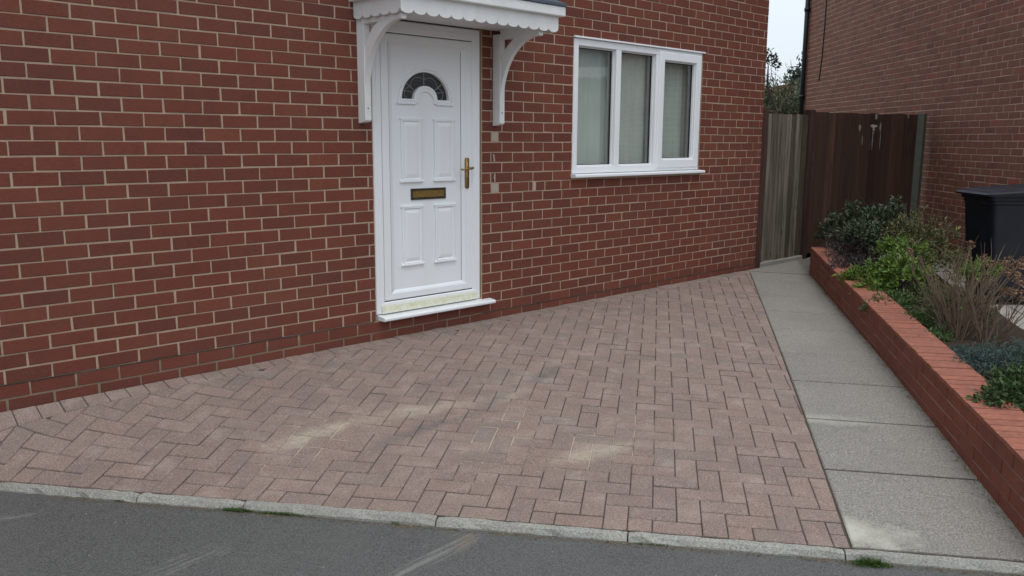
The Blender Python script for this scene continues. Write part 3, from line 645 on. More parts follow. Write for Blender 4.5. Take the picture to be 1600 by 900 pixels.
# leaf with a half round window opening: outline is the panel, the hole an arch with a hub cut out of its base
AX, AZ = 2.629, 1.612
RX, RZ, HX, HZ = 0.205, 0.182, 0.104, 0.092
def arch_loop(dr):      # glass outline grown by dr
    n = 20; lp = [(AX + (RX+dr)*math.cos(math.pi*i/n), AZ - dr + (RZ+2*dr)*math.sin(math.pi*i/n)) for i in range(n+1)]
    hx, hz = HX-dr, HZ-dr*0.4
    lp += [(AX + hx*math.cos(math.pi*(1-i/10)), AZ - dr + hz*math.sin(math.pi*(1-i/10))) for i in range(11)]
    return lp
hole = arch_loop(0.0)
bm = bmesh.new()
ov = [bm.verts.new((x, 0.040, z)) for x, z in Q]; hv = [bm.verts.new((x, 0.040, z)) for x, z in hole]
oe = [bm.edges.new((ov[i], ov[(i+1) % 4])) for i in range(4)]; he = [bm.edges.new((hv[i], hv[(i+1) % len(hv)])) for i in range(len(hv))]
bmesh.ops.triangle_fill(bm, use_beauty=True, use_dissolve=False, edges=oe+he)
# remove faces filled inside the hole
def inside(p, poly):
    c = False; j = len(poly)-1
    for i in range(len(poly)):
        if (poly[i][1] > p[1]) != (poly[j][1] > p[1]) and p[0] < (poly[j][0]-poly[i][0])*(p[1]-poly[i][1])/(poly[j][1]-poly[i][1])+poly[i][0]: c = not c
        j = i
    return c
bad = [f for f in bm.faces if inside((f.calc_center_median().x, f.calc_center_median().z), hole)]
bmesh.ops.delete(bm, geom=bad, context='FACES_ONLY'); bmesh.ops.recalc_face_normals(bm, faces=bm.faces[:])
ex = bmesh.ops.extrude_face_region(bm, geom=bm.faces[:])
for v in [g for g in ex['geom'] if isinstance(g, bmesh.types.BMVert)]: v.co.y = 0.085
bmesh.ops.recalc_face_normals(bm, faces=bm.faces[:])
me = bpy.data.meshes.new('leaf'); bm.to_mesh(me); bm.free(); me.materials.append(M['upvc']); door_leaf = link('leaf', me, door)
def loop_mould(loops, name, mat=None):      # loops: list of (2-D loop, y)
    mb = MB(); n = len(loops[0][0]); vs = [(x, y, z) for lp, y in loops for x, z in lp]
    fs = [(a*n+i, a*n+(i+1) % n, (a+1)*n+(i+1) % n, (a+1)*n+i) for a in range(len(loops)-1) for i in range(n)]
    mb.add(vs, fs); return link(name, mb.fix(name, mat or M['upvc']), door)
loop_mould([(arch_loop(0.032), 0.040), (arch_loop(0.029), 0.029), (arch_loop(0.020), 0.027), (arch_loop(0.015), 0.034), (arch_loop(0.008), 0.030), (arch_loop(0.001), 0.032), (arch_loop(0.000), 0.052)], 'arch_moulding')
for nm, zz, w in (('sill_moulding', AZ-0.030, 0),):
    for (xa, xb) in ((AX-RX-0.040, AX-HX+0.012), (AX+HX-0.012, AX+RX+0.040)):
        mb = MB(); mb.prism([(0.041, zz-0.008), (0.024, zz-0.005), (0.024, zz+0.004), (0.041, zz+0.012)], xa, xb, 'x'); link('sill_moulding', mb.fix('sill_moulding', M['upvc']), door)
mb = MB(); mb.add([(x, 0.056, z) for x, z in hole], [tuple(range(len(hole)))]); pane = link('door_glass', mb.fix('door_glass', M['doorglass']), door)
mb = MB()
def lead(p, q, r=0.0022): mb.tube([(p[0], 0.0545, p[1]), (q[0], 0.0545, q[1])], r, 4)
E_ = lambda t, f: (AX + (HX+(RX-HX)*f)*math.cos(t), AZ + (HZ+(RZ-HZ)*f)*math.sin(t))
lead(E_(R(90), 0), E_(R(90), 1))
for t in (38, 142): lead(E_(R(t), 0.02), E_(R(t), 1))
for t0, t1 in ((150, 142), (30, 38)): lead(E_(R(t0), 0), E_(R(t0*1.0+ (12 if t0 > 90 else -12)), 1), 0.0015)
for t0, t1 in ((0, 38), (38, 90), (90, 142), (142, 180)):
    ps = [E_(R(t0+(t1-t0)*i/6), 0.45+0.28*math.sin(math.pi*i/6)) for i in range(7)]
    for a, b in zip(ps, ps[1:]): lead(a, b, 0.0014)
link('lead_strips', mb.mesh('lead_strips', M['lead']), door)
def raised_panel(x0, x1, z0, z1):
    L = lambda d, e=0: [(x0+d, z0+d), (x1-d, z0+d), (x1-d, z1-d), (x0+d, z1-d)]
    fr = L(0.0); lp = [(fr, 0.041), ([(a+(0.001 if i in (0, 3) else -0.001), b) for i, (a, b) in enumerate(fr)], 0.030), (L(0.010), 0.0265), (L(0.018), 0.0355), (L(0.024), 0.0355), (L(0.030), 0.0335), (L(0.046), 0.0300)]
    mb = MB(); vs = [(x, y, z) for l, y in lp for x, z in l]; fs = [(a*4+i, a*4+(i+1) % 4, (a+1)*4+(i+1) % 4, (a+1)*4+i) for a in range(len(lp)-1) for i in range(4)]
    fs.append(tuple(range(4*(len(lp)-1), 4*len(lp)))); mb.add(vs, fs)
    # wider top and bottom lips
    mb.prism([(0.041, z0-0.012), (0.0235, z0-0.006), (0.0235, z0+0.002), (0.041, z0+0.012)], x0-0.010, x1+0.010, 'x')
    mb.prism([(0.041, z1+0.008), (0.0255, z1+0.004), (0.0255, z1-0.003), (0.041, z1-0.010)], x0-0.008, x1+0.008, 'x')
    link('raised_panel', mb.fix('raised_panel', M['upvc']), door)
for p in ((2.412, 2.588, 1.058, 1.478), (2.700, 2.880, 1.058, 1.478), (2.412, 2.588, 0.482, 0.884), (2.704, 2.884, 0.480, 0.882)): raised_panel(*p)
mb = MB(); frame_rect(mb, 2.492, 2.802, 0.928, 1.006, 0.014, 0.030, 0.05, 0.003); link('letter_plate', mb.fix('letter_plate', M['bronze']), door)
mb = MB(); mb.box(2.506, 2.788, 0.032, 0.05, 0.942, 0.992, ch=0.003); frame_rect(mb, 2.510, 2.784, 0.944, 0.990, 0.005, 0.0285, 0.04, 0.001); link('letter_flap', mb.fix('letter_flap', M['brass']), door)
mb = MB()            # handle: long rounded back plate, rose, curved lever, keyhole cover
pl = [(2.989 + 0.0145*math.cos(t), 1.199+0.0145*math.sin(t)) for t in [math.pi*i/8 for i in range(9)]] + [(2.989 + 0.0145*math.cos(t), 1.005+0.0145*math.sin(t)) for t in [math.pi+math.pi*i/8 for i in range(9)]]
mb.prism(pl, 0.0105, 0.03, 'y'); mb.tube([(2.989, 0.012, 1.137), (2.989, -0.028, 1.137)], [0.011, 0.009], 10)
mb.tube([(3.010, -0.026, 1.141), (2.989, -0.032, 1.138), (2.955, -0.036, 1.137), (2.925, -0.036, 1.132), (2.902, -0.034, 1.130), (2.892, -0.030, 1.133)], [0.009, 0.010, 0.0075, 0.0065, 0.0065, 0.006], 8)
mb.tube([(2.989, 0.012, 1.075), (2.989, 0.004, 1.075)], [0.009, 0.007], 8)
link('handle', mb.fix('handle', M['brass'], True), door)

# ------------------------------------------------------------------ canopy over the door
CX0, CX1, CY = 2.032, 3.392, -0.49
can = link('canopy', None, house)
mb = MB(); mb.box(CX0+0.02, CX1-0.02, CY+0.022, 0.0, 2.118, 2.130); link('soffit', mb.mesh('soffit', M['wood_white']), can)
def scallop(length, n, h=0.088, lobe=0.023):
    pts = [(0, h), (0, 0.004)]; pit = length/n
    for i in range(n):
        for t in range(0, 7):
            a = math.pi*t/6; pts.append((i*pit + pit*(0.5-0.5*math.cos(a)), -lobe*math.sin(a) + 0.006))
    pts += [(length, 0.004), (length, h)]; out = []
    for p in pts:
        if not out or (abs(p[0]-out[-1][0])+abs(p[1]-out[-1][1])) > 1e-5: out.append(p)
    return out[::-1]
def board(poly, T, name):
    n = len(poly); bm = bmesh.new(); a = [bm.verts.new(T @ Vector((x, 0, z))) for x, z in poly]; f = bm.faces.new(a)
    ex = bmesh.ops.extrude_face_region(bm, geom=[f]); dv = (T.to_3x3() @ Vector((0, 0.019, 0)))
    bmesh.ops.translate(bm, verts=[g for g in ex['geom'] if isinstance(g, bmesh.types.BMVert)], vec=dv)
    bmesh.ops.triangulate(bm, faces=bm.faces[:]); bmesh.ops.recalc_face_normals(bm, faces=bm.faces[:])
    me = bpy.data.meshes.new(name); bm.to_mesh(me); bm.free(); me.materials.append(M['wood_white']); return link(name, me, can)
board(scallop(CX1-CX0, 14), Matrix.Translation((CX0, CY, 2.096)), 'scalloped_board')
board(scallop(-CY-0.021, 5), Matrix.Translation((CX0, -0.001, 2.096)) @ Matrix.Rotation(R(-90), 4, 'Z'), 'scalloped_board')
board(scallop(-CY-0.021, 5), Matrix.Translation((CX1-0.019, -0.001, 2.096)) @ Matrix.Rotation(R(-90), 4, 'Z'), 'scalloped_board')
mb = MB()            # cornice boards
prof = [(0.0, 2.184), (-0.030, 2.186), (-0.034, 2.192), (-0.034, 2.246), (-0.028, 2.252), (0.0, 2.252)]
ring = []
def corn(d, z): return [(CX0+d, 0.0, z), (CX0+d, CY+d, z), (CX1-d, CY+d, z), (CX1-d, 0.0, z)]
vs = []; fs = []
for d, z in prof: vs += corn(d, z)
for a in range(len(prof)-1):
    for i in range(3): fs.append((a*4+i, a*4+i+1, (a+1)*4+i+1, (a+1)*4+i))
mb.add(vs, fs); mb.box(CX0+0.001, CX1-0.001, CY+0.001, -0.001, 2.186, 2.250); link('cornice', mb.fix('cornice', M['wood_white']), can)
mb = MB()            # lean-to roof covered with felt, a turned-down edge
mb.prism([(CY-0.043, 2.2535), (CY-0.043, 2.272), (-0.002, 2.46), (-0.002, 2.2535)], CX0-0.030, CX1+0.040, 'x'); link('felt_roof', mb.fix('felt_roof', M['felt']), can)
def bracket(x0):
    w = 0.048; mb = MB()
    mb.prism([(0.0, 1.442), (-0.066, 1.452), (-0.074, 1.462), (-0.074, 2.088), (0.0, 2.088)], x0, x0+w, 'x')
    mb.box(x0+0.004, x0+w-0.004, CY+0.03, -0.0745, 2.052, 2.117)
    n = 12; inn = []; outr = []
    for i in range(n+1):
        t = math.pi/2*i/n
        outr.append((-0.440 + 0.366*math.cos(t), 1.622 + 0.43*math.sin(t)))
        th = 0.052; inn.append((-0.440 + (0.366+th*0.9)*math.cos(t) + 0.018*math.sin(2*t), 1.622 + (0.43+th*0.2)*math.sin(t) + 0.055*math.sin(2*t)))
    poly = outr + inn[::-1]
    vs = [(x0+0.007, y, z) for y, z in poly] + [(x0+w-0.007, y, z) for y, z in poly]; m = len(poly)
    fs = [(i, i+1, m-2-i, m-1-i) for i in range(n)] + [tuple(m+q for q in (i, i+1, m-2-i, m-1-i))[::-1] for i in range(n)] + [(i, (i+1) % m, m+(i+1) % m, m+i) for i in range(m)]
    mb.add(vs, fs); mb.tube([(x0+w/2, -0.0735, 1.535), (x0+w/2, -0.0765, 1.535)], 0.0045, 6, m=1)
    link('bracket', mb.fix('bracket', [M['wood_white'], M['seal']]), can)
bracket(2.052); bracket(3.226)

# ------------------------------------------------------------------ three-pane window
win = link('window', None, house)
mb = MB(); frame_rect(mb, 4.112, 5.908, 1.072, 2.146, 0.058, 0.004, 0.075, 0.005)
mb.box(4.645, 4.712, 0.0045, 0.07, 1.129, 2.089, ch=0.004); mb.box(5.200, 5.238, 0.0045, 0.07, 1.129, 2.089, ch=0.004)
link('window_frame', mb.fix('window_frame', M['upvc']), win)
mb = MB(); frame_rect(mb, 5.236, 5.882, 1.098, 2.122, 0.076, -0.010, 0.06, 0.007); link('opening_sash', mb.fix('opening_sash', M['upvc']), win)
mb = MB()
for (a, b, c, d) in ((4.170, 4.645, 1.130, 2.088), (4.712, 5.200, 1.130, 2.088)): frame_rect(mb, a, b, c, d, 0.009, 0.026, 0.06, 0.004)
frame_rect(mb, 5.312, 5.806, 1.174, 2.046, 0.009, 0.010, 0.05, 0.003); link('glazing_bead', mb.fix('glazing_bead', M['upvc']), win)
mb = MB()
for (a, b, c, d, y) in ((4.179, 4.636, 1.139, 2.079, 0.048), (4.721, 5.191, 1.139, 2.079, 0.048), (5.321, 5.797, 1.183, 2.037, 0.034)): frame_rect(mb, a, b, c, d, 0.0045, y, y+0.02, 0.001)
link('gasket_and_dark_edge', mb.fix('gasket_and_dark_edge', M['seal']), win)
for (a, b, c, d, y) in ((4.181, 4.634, 1.141, 2.077, 0.055), (4.723, 5.189, 1.141, 2.077, 0.055), (5.323, 5.795, 1.185, 2.035, 0.041)):
    mb = MB(); mb.add([(a, y, c), (b, y, c), (b, y, d), (a, y, d)], [(0, 1, 2, 3)]); link('pane', mb.mesh('pane', M['glass']), win)
mb = MB(); mb.prism([(-0.052, 1.040), (-0.056, 1.045), (-0.056, 1.060), (-0.050, 1.065), (0.06, 1.0705), (0.06, 1.040)], 4.090, 5.945, 'x'); link('window_sill', mb.fix('window_sill', M['upvc']), win)
mb = MB(); mb.prism([(-0.016, 2.1475), (-0.016, 2.157), (0.01, 2.166), (0.02, 2.1475)], 4.098, 5.935, 'x'); link('drip_bead', mb.fix('drip_bead', M['upvc']), win)
# net curtains just inside: one wide pair across the two fixed panes, one on the right
def curtain(x0, x1, y, z0, z1, amp, per, label, ph=0):
    mb = MB(); n = int((x1-x0)/0.012); rows = 6; vs = []
    for j in range(rows+1):
        for i in range(n+1):
            x = x0+(x1-x0)*i/n; t = j/rows
            yy = y + amp*(0.4+0.6*t)*math.sin(x*math.tau/per + ph + 1.7*math.sin(x*5.1+ph)) + 0.35*amp*math.sin(x*math.tau/(per*0.41)+2*ph)
            vs.append((x, yy, z1+(z0-z1)*t))
    fs = [(j*(n+1)+i, j*(n+1)+i+1, (j+1)*(n+1)+i+1, (j+1)*(n+1)+i) for j in range(rows) for i in range(n)]
    mb.add(vs, fs); return thing('net_curtain', label, 'curtain', 'net curtains behind the window', mb.fix('net_curtain', M['curtain'], True))
curtain(4.10, 4.70, 0.125, 1.0, 2.25, 0.010, 0.19, 'pale green net curtain behind the left pane of the white window')
curtain(4.705, 5.30, 0.125, 1.0, 2.25, 0.009, 0.17, 'pale green net curtain behind the middle pane of the white window', 1.3)
curtain(5.38, 5.92, 0.135, 1.0, 2.25, 0.012, 0.15, 'pale green net curtain behind the right opening pane of the white window', 2.2)

# ------------------------------------------------------------------ low garden wall beside the path
gw = thing('garden_wall', 'low red brick wall with bright brick coping between the path and the shrubs', 'wall')
A = Vector(UV(1.449, -0.13)); B_ = Vector((7.235, -0.530)); L = (B_-A).length; dg = (B_-A).normalized()
def WT(s): return -0.207 + (0.020+0.207)*s/L*0.985          # ground under the wall face
def wtop(s): return 0.088 + (0.262-0.088)*s/L
ang = math.atan2(dg.y, dg.x)
# local frame: x along the wall from the road end, y into the bed (to the right), z up, sheared to the slope
def GW(x, y, z): p = A + dg*x + Vector((dg.y, -dg.x))*y; return (p.x, p.y, z)
def gbrick(mb, s0, s1, y0, y1, a0, a1, r=0.0, ch=0.002, jit=0.0018, chip=0.0):
    """a0,a1: heights below the wall top; the courses run parallel to the sloping coping"""
    bm = bmesh.new(); bmesh.ops.create_cube(bm, size=1); j = rnd.uniform(-jit, jit)
    for v in bm.verts: v.co = (s0 if v.co.x < 0 else s1, (y0+j) if v.co.y < 0 else y1, a1 if v.co.z < 0 else a0)
    bmesh.ops.bevel(bm, geom=bm.edges[:], offset=ch, segments=1, affect='EDGES'); bm.verts.index_update()
    tw = rnd.uniform(-0.012, 0.012); tz = rnd.uniform(-0.010, 0.010)
    for v in bm.verts:
        v.co.x += tw*(v.co.y-y0)*0.5; v.co.z += tz*(v.co.x-(s0+s1)/2)
        if chip and v.co.y < y0+0.01 and v.co.z < a0+0.004 and rnd.random() < chip: v.co.y += rnd.uniform(0.002, 0.008); v.co.z += rnd.uniform(0.001, 0.004)
    vs = [GW(v.co.x, v.co.y, wtop(v.co.x) - v.co.z) for v in bm.verts]; fs = [tuple(v.index for v in f.verts) for f in bm.faces]; bm.free(); mb.add(vs, fs, r)
mb = MB(); vs = []
for s in (0.012, L-0.004):
    for y, a in ((0.0024, 0.0165), (0.2, 0.0165), (0.2, 0.5), (0.0024, 0.5)): vs.append(GW(s, y, wtop(s)-a))
mb.add(vs, [(0, 1, 2, 3), (7, 6, 5, 4), (0, 4, 5, 1), (1, 5, 6, 2), (2, 6, 7, 3), (3, 7, 4, 0)]); link('mortar', mb.fix('mortar', M['mortar3']), gw)
mb = MB(); vs = []
for s in (0.012, L-0.004):
    for y, a in ((0.004, 0.0042), (0.209, 0.0042), (0.209, 0.0160), (0.004, 0.0160)): vs.append(GW(s, y, wtop(s)-a))
mb.add(vs, [(0, 1, 2, 3), (7, 6, 5, 4), (0, 4, 5, 1), (1, 5, 6, 2), (2, 6, 7, 3), (3, 7, 4, 0)]); link('coping_bed', mb.fix('coping_bed', M['dirtjoint']), gw)
cs = 0.072; s = 0.0
for k in range(5):
    a0 = 0.013 + k*cs; off = 0.112 if k % 2 else 0.0; s = -off
    while s < L-0.02:
        p, q = max(s, 0)+0.005, min(s+0.225, L)-0.005
        if q-p > 0.03 and wtop(p)-a0 > WT(p)-0.03:
            mb = MB(); gbrick(mb, p, q, 0.0, 0.20, a0+0.0050, a0+cs-0.0050); link('brick', mb.fix('brick', M['wallbrick']), gw)
        s += 0.225
s = 0.0
while s < L-0.03:
    w = 0.075 + rnd.uniform(-0.002, 0.002); mb = MB(); gbrick(mb, s+0.0030, min(s+w, L)-0.0030, -0.001, 0.213, rnd.uniform(-0.0015, 0.0015), 0.0155, ch=0.0022); link('coping_brick', mb.fix('coping_brick', M['coping']), gw); s += w
# bed and soil behind it
def bed_z(x, y):
    s = (Vector((x, y))-A).dot(dg); return wtop(min(max(s, -0.5), L+1.5)) - 0.075
bp = [GW(x, 0.19, 0)[:2] for x in (0, 1.5, 3, 4.5, L)] + [(8.2, -0.12), (10.1, -0.45)] + [GW(x, 0.98, 0)[:2] for x in (5.6, 4.5, 3, 1.5, 0)]
mb = MB(); 
for i in range(24):
    for j in range(8):
        def P(i, j):
            x, y = GW(i/24*(L+0.08), 0.20 + j/8*0.86, 0)[:2]; return (x, y, bed_z(x, y) + 0.02*math.sin(i*2.1+j)*math.sin(j*1.7) - (0.16 if j == 8 or i == 24 else 0))
        mb.add([P(i, j), P(i+1, j), P(i+1, j+1), P(i, j+1)], [(0, 1, 2, 3)])
link('flower_bed', mb.fix('flower_bed', M['soil'], True), kind='structure')

# ------------------------------------------------------------------ neighbouring house, its drive
NQ = Vector((10.11195, -0.56280)); NA = -2.35225; NZ = 1.28377
nd = Vector((math.cos(NA), math.sin(NA))); nn = Vector((-0.709, 0.705))      # nn: out of the wall
# local frame: x along the wall, y into the wall, z up
TN = Matrix(((nd.x, -nn.x, 0, NQ.x), (nd.y, -nn.y, 0, NQ.y), (0, 0, 1, 0), (0, 0, 0, 1)))
nb = thing('brick_house', 'brown brick gable wall of the neighbouring house with a black downpipe', 'house')
zb0 = NZ - 0.075*20
lay(nb, TN, range(0, 75), lambda k: [0.225*n + (0 if (k-20) % 2 else 0.1125) for n in range(-40, 30)], -5.02, 2.62, [], M['brick2'], zb0, depth=0.05)
mb = MB(); TNF = TN @ Matrix.Translation((2.62, 0, 0)) @ Matrix.Rotation(R(90), 4, 'Z')
for k in range(0, 75):
    js = sorted(set([0.055] + [0.07 + 0.225*n + (0.112 if k % 2 else 0) for n in range(0, 18)] + [3.99])); js = [j for j in js if 0.055 <= j <= 3.99]
    for a, b in zip(js, js[1:]):
        if b-a > 0.02:
            vs, fs = brick_box(a+BT, b-BT, zb0+.075*k+BT, zb0+.075*(k+1)-BT, depth=0.05); mb.add([tuple(TNF @ Vector(v)) for v in vs], fs, rnd.random())
link('front_bricks', mb.fix('front_bricks', M['brick2']), nb, kind='stuff')
mb = MB(); mb.box(-5.02+0.004, 2.62-0.004, MY, 4.0, -0.4, 5.6, T=TN); link('mortar', mb.fix('mortar', M['mortar2']), nb)
mb = MB(); mb.prism([(-0.15, 5.45), (-0.15, 5.6), (4.1, 7.9), (4.1, 7.7)], -5.2, 2.9, 'x', T=TN); link('roof', mb.fix('roof', M['slate']), nb)
mb = MB(); xs = -4.965
mb.tube([TN @ Vector((xs, -0.05, -0.1)), TN @ Vector((xs, -0.05, 5.5))], 0.040, 10)
for z in (0.6, 2.1, 3.6): mb.tube([TN @ Vector((xs, -0.05, z)), TN @ Vector((xs, -0.05, z+0.06))], 0.052, 10)
link('downpipe', mb.fix('downpipe', M['black'], True), nb)
mb = MB(); mb.tube([TN @ Vector(p) for p in ((-4.14, -0.006, 5.3), (-4.13, -0.006, 3.65), (-4.135, -0.007, 3.2), (-4.165, -0.006, 2.75), (-4.235, -0.006, 2.40), (-4.25, -0.003, 2.36))], 0.011, 6); link('cable', mb.fix('cable', M['black']), nb)
nd_ = link('neighbour_drive', None, kind='structure')
mb = MB()
g2 = [GW(0.0, 0.985, 0)[:2], GW(8.4, 0.985, 0)[:2], (13.0, 2.2), (8.0, -6.0), UV(6, KV0), UV(2.45, KV0)]
cx = [GW(x, 0.985+y, 0)[:2] for x in range(-1, 9) for y in (0, 1)]
for i in range(16):
    for j in range(12):
        def P(i, j): x, y = GW(-0.05+i*0.6, 0.985+j*0.6, 0)[:2]; return (x, y, gz(x, y)-0.056)
        mb.add([P(i, j), P(i+1, j), P(i+1, j+1), P(i, j+1)], [(0, 1, 2, 3)])
link('drive_bed', mb.fix('drive_bed', M['joint']), nd_)
for i in range(0, 14):
    for j in range(0, 7):
        mb = MB(); l = rnd.uniform(-0.003, 0.003) - 0.04
        q = [GW(-0.05+(i+a)*0.6+(0.3 if j % 2 else 0), 0.985+(j+b)*0.6, 0)[:2] for a, b in ((0, 0), (1, 0), (1, 1), (0, 1))]; t = inset(q, 0.004)
        mb.add([(x, y, gz(x, y)-0.004+l) for x, y in t] + [(x, y, gz(x, y)-0.07) for x, y in t], [(0, 1, 2, 3)] + [(k, (k+1) % 4, 4+(k+1) % 4, 4+k) for k in range(4)]); link('paving_slab', mb.fix('paving_slab', M['drive2']), nd_)

# ------------------------------------------------------------------ gate, posts, fence panel
gate = thing('garden_gate', 'narrow weathered grey vertical board gate between the house corner and the dark fence', 'gate')
x = 7.205; ws = [0.098, 0.092, 0.112, 0.100, 0.118, 0.104, 0.122, 0.130]; sc = (8.10-7.205)/sum(ws)
for i, w in enumerate(ws):
    w *= sc; mb = MB(); zt = 1.632 + rnd.uniform(-0.006, 0.004)
    oy = rnd.uniform(-0.005, 0.005); mb.prism([(x+0.007, 0.048+oy), (x+0.013, 0.036+oy), (x+w-0.013, 0.032+oy), (x+w-0.007, 0.046+oy), (x+w-0.007, 0.056), (x+0.007, 0.056)], 0.055+rnd.uniform(-0.008, 0.008), zt, 'z'); x += w
    link('board', mb.fix('board', M['gateboard']), gate)
mb = MB()
for z in (0.3, 0.85, 1.4): mb.box(7.21, 8.09, 0.0575, 0.095, z, z+0.09)
link('rail', mb.mesh('rail', M['gateboard']), gate)
def post(x0, x1, y0, y1, z1, mat, label, lean=0.0):
    mb = MB(); mb.box(x0, x1, y0, y1, -0.25, z1, ch=0.006)
    mb.v = [(a + lean*(c/1.6), b, c) for a, b, c in mb.v]
    return thing('gate_post' if mat == 'postbrown' else 'fence_post', label, 'post', None, mb.fix('post', M[mat]))
post(7.080, 7.185, 0.005, 0.105, 1.690, 'postbrown', 'dark brown wooden gate post fixed against the corner of the house')
post(8.108, 8.215, 0.005, 0.105, 1.695, 'postbrown', 'peeling dark brown wooden post between the grey gate and the dark fence')
fence = thing('garden_fence', 'dark brown vertical board fence panel splashed with white beside the gate', 'fence')
fa, fb = Vector((8.217, 0.055)), Vector((10.02, -0.400)); fd = (fb-fa).normalized(); fn = Vector((fd.y, -fd.x)); FL = (fb-fa).length
s = 0; nbd = 15
for i in range(nbd):
    w = FL/nbd; mb = MB(); zt = 1.672 + rnd.uniform(-0.007, 0.007)
    def FP(a, y): p = fa + fd*a + fn*y; return (p.x, p.y)
    mb.prism([FP(s+0.001, 0.010), FP(s+w+0.006, 0.022), FP(s+w+0.006, 0.0), FP(s+0.001, 0.0)], 0.05, zt, 'z'); s += w; link('board', mb.fix('board', M['fenceboard']), fence)
mb = MB()
for z in (0.35, 0.9, 1.45):
    mb.prism([FP(0, -0.001), FP(FL, -0.001), FP(FL, -0.04), FP(0, -0.04)], z, z+0.075, 'z')
link('rail', mb.fix('rail', M['fenceboard']), fence)
post(10.035, 10.125, -0.495, -0.400, 1.690, 'postgrey', 'slim grey green post at the right end of the dark fence')

# ------------------------------------------------------------------ wheelie bin
bx = Vector((7.185, -2.215)); ba = Vector((0.705, 0.709)); bb = Vector((0.709, -0.705)); BZ = gz(7.6, -2.3) - 0.045
TB = Matrix(((ba.x, bb.x, 0, bx.x), (ba.y, bb.y, 0, bx.y), (0, 0, 1, BZ), (0, 0, 0, 1)))
wb_ = thing('wheelie_bin', 'navy black plastic wheelie bin with closed lid against the neighbouring brick wall', 'bin')
# local: x width (0..0.58, front at y=0), y depth towards the wall (0..0.72)
def tb(vs): return [tuple(TB @ Vector(v)) for v in vs]
def loft(rings, name, mat, parent):
    mb = MB(); n = len(rings[0]); vs = [v for r in rings for v in r]; fs = [(a*n+i, a*n+(i+1) % n, (a+1)*n+(i+1) % n, (a+1)*n+i) for a in range(len(rings)-1) for i in range(n)]
    fs += [tuple(range(n))[::-1], tuple(range(n*(len(rings)-1), n*len(rings)))]; mb.add(tb(vs), fs); return link(name, mb.fix(name, mat), parent)
def rr(x0, x1, y0, y1, z, r=0.04, n=4, zf=None):
    out = []
    for cx, cy, a0 in ((x1-r, y1-r, 0), (x0+r, y1-r, 90), (x0+r, y0+r, 180), (x1-r, y0+r, 270)):
        for i in range(n+1):
            t = R(a0+90*i/n); px, py = cx+r*math.cos(t), cy+r*math.sin(t); out.append((px, py, z if zf is None else zf(px, py)))
    return out
loft([rr(0.05, 0.53, 0.10, 0.56, 0.05), rr(0.045, 0.535, 0.085, 0.58, 0.25), rr(0.02, 0.56, 0.03, 0.66, 0.90), rr(0.012, 0.568, 0.02, 0.68, 0.915), rr(0.012, 0.568, 0.02, 0.68, 0.94), rr(0.0, 0.58, 0.0, 0.70, 0.945), rr(0.0, 0.58, 0.0, 0.70, 0.975)], 'body', M['bin'], wb_)
zl = lambda o: (lambda x, y: 0.985 + o + 0.055*max(0, min(1, (y+0.05)/0.45)) )
loft([rr(-0.025, 0.605, -0.045, 0.74, 0.978, 0.05), rr(-0.028, 0.608, -0.05, 0.745, 0, 0.05, 4, zl(0.010)), rr(-0.01, 0.59, -0.03, 0.73, 0, 0.05, 4, zl(0.024)), rr(0.03, 0.55, 0.03, 0.70, 0, 0.05, 4, zl(0.024)), rr(0.05, 0.53, 0.06, 0.66, 0, 0.05, 4, zl(0.034))], 'lid', M['bin'], wb_)
mb = MB()
mb.tube([TB @ Vector((0.06, 0.74, 0.985)), TB @ Vector((0.06, 0.78, 0.965)), TB @ Vector((0.52, 0.78, 0.965)), TB @ Vector((0.52, 0.74, 0.985))], 0.014, 6); link('handle', mb.fix('handle', M['bin']), wb_)
for xx in (0.0, 0.54):
    mb = MB(); mb.tube([TB @ Vector((xx, 0.62, 0.10)), TB @ Vector((xx+0.045, 0.62, 0.10))], 0.10, 16); link('wheel', mb.fix('wheel', M['black'], False), wb_)

# ------------------------------------------------------------------ plants
def leaf_mb(mb, p, d, n, ln, wd, r):
    """one folded leaf: base p, direction d, surface normal n"""
    d = d.normalized(); s = d.cross(n)
    if s.length < 1e-3: s = d.orthogonal()
    s = s.normalized(); n = s.cross(d)
    a = p; b = p + d*ln*0.45 + s*wd*0.5 + n*wd*0.18; c = p + d*ln - n*ln*0.12; e = p + d*ln*0.45 - s*wd*0.5 + n*wd*0.18
    mb.add([a, b, c, e], [(0, 1, 2), (0, 2, 3)], r)
def rv(): 
    while True:
        v = Vector((rnd.uniform(-1, 1), rnd.uniform(-1, 1), rnd.uniform(-1, 1)))
        if 0.05 < v.length < 1: return v.normalized()
def foliage(mb, c, rad, clumps, per, ln, wd, crad, low=-0.3, fill=0.55, upb=0.35):
    c = Vector(c)
    for _ in range(clumps):
        u = rv()
        if u.z < low: u.z = -u.z*0.5
        f = rnd.uniform(fill, 1.05); q = c + Vector((u.x*rad[0]*f, u.y*rad[1]*f, u.z*rad[2]*f)); tone = rnd.random()
        for _ in range(per):
            o = rv()*crad*rnd.random()**0.5; p = q+o
            d = (rv()*0.9 + u*0.8 + Vector((0, 0, upb))); n = (rv()*0.7 + Vector((0, 0, 1)) + u*0.4)
            leaf_mb(mb, p, d, n, ln*rnd.uniform(0.65, 1.25), wd*rnd.uniform(0.7, 1.2), min(1, max(0, 0.6*tone + 0.4*rnd.random())))
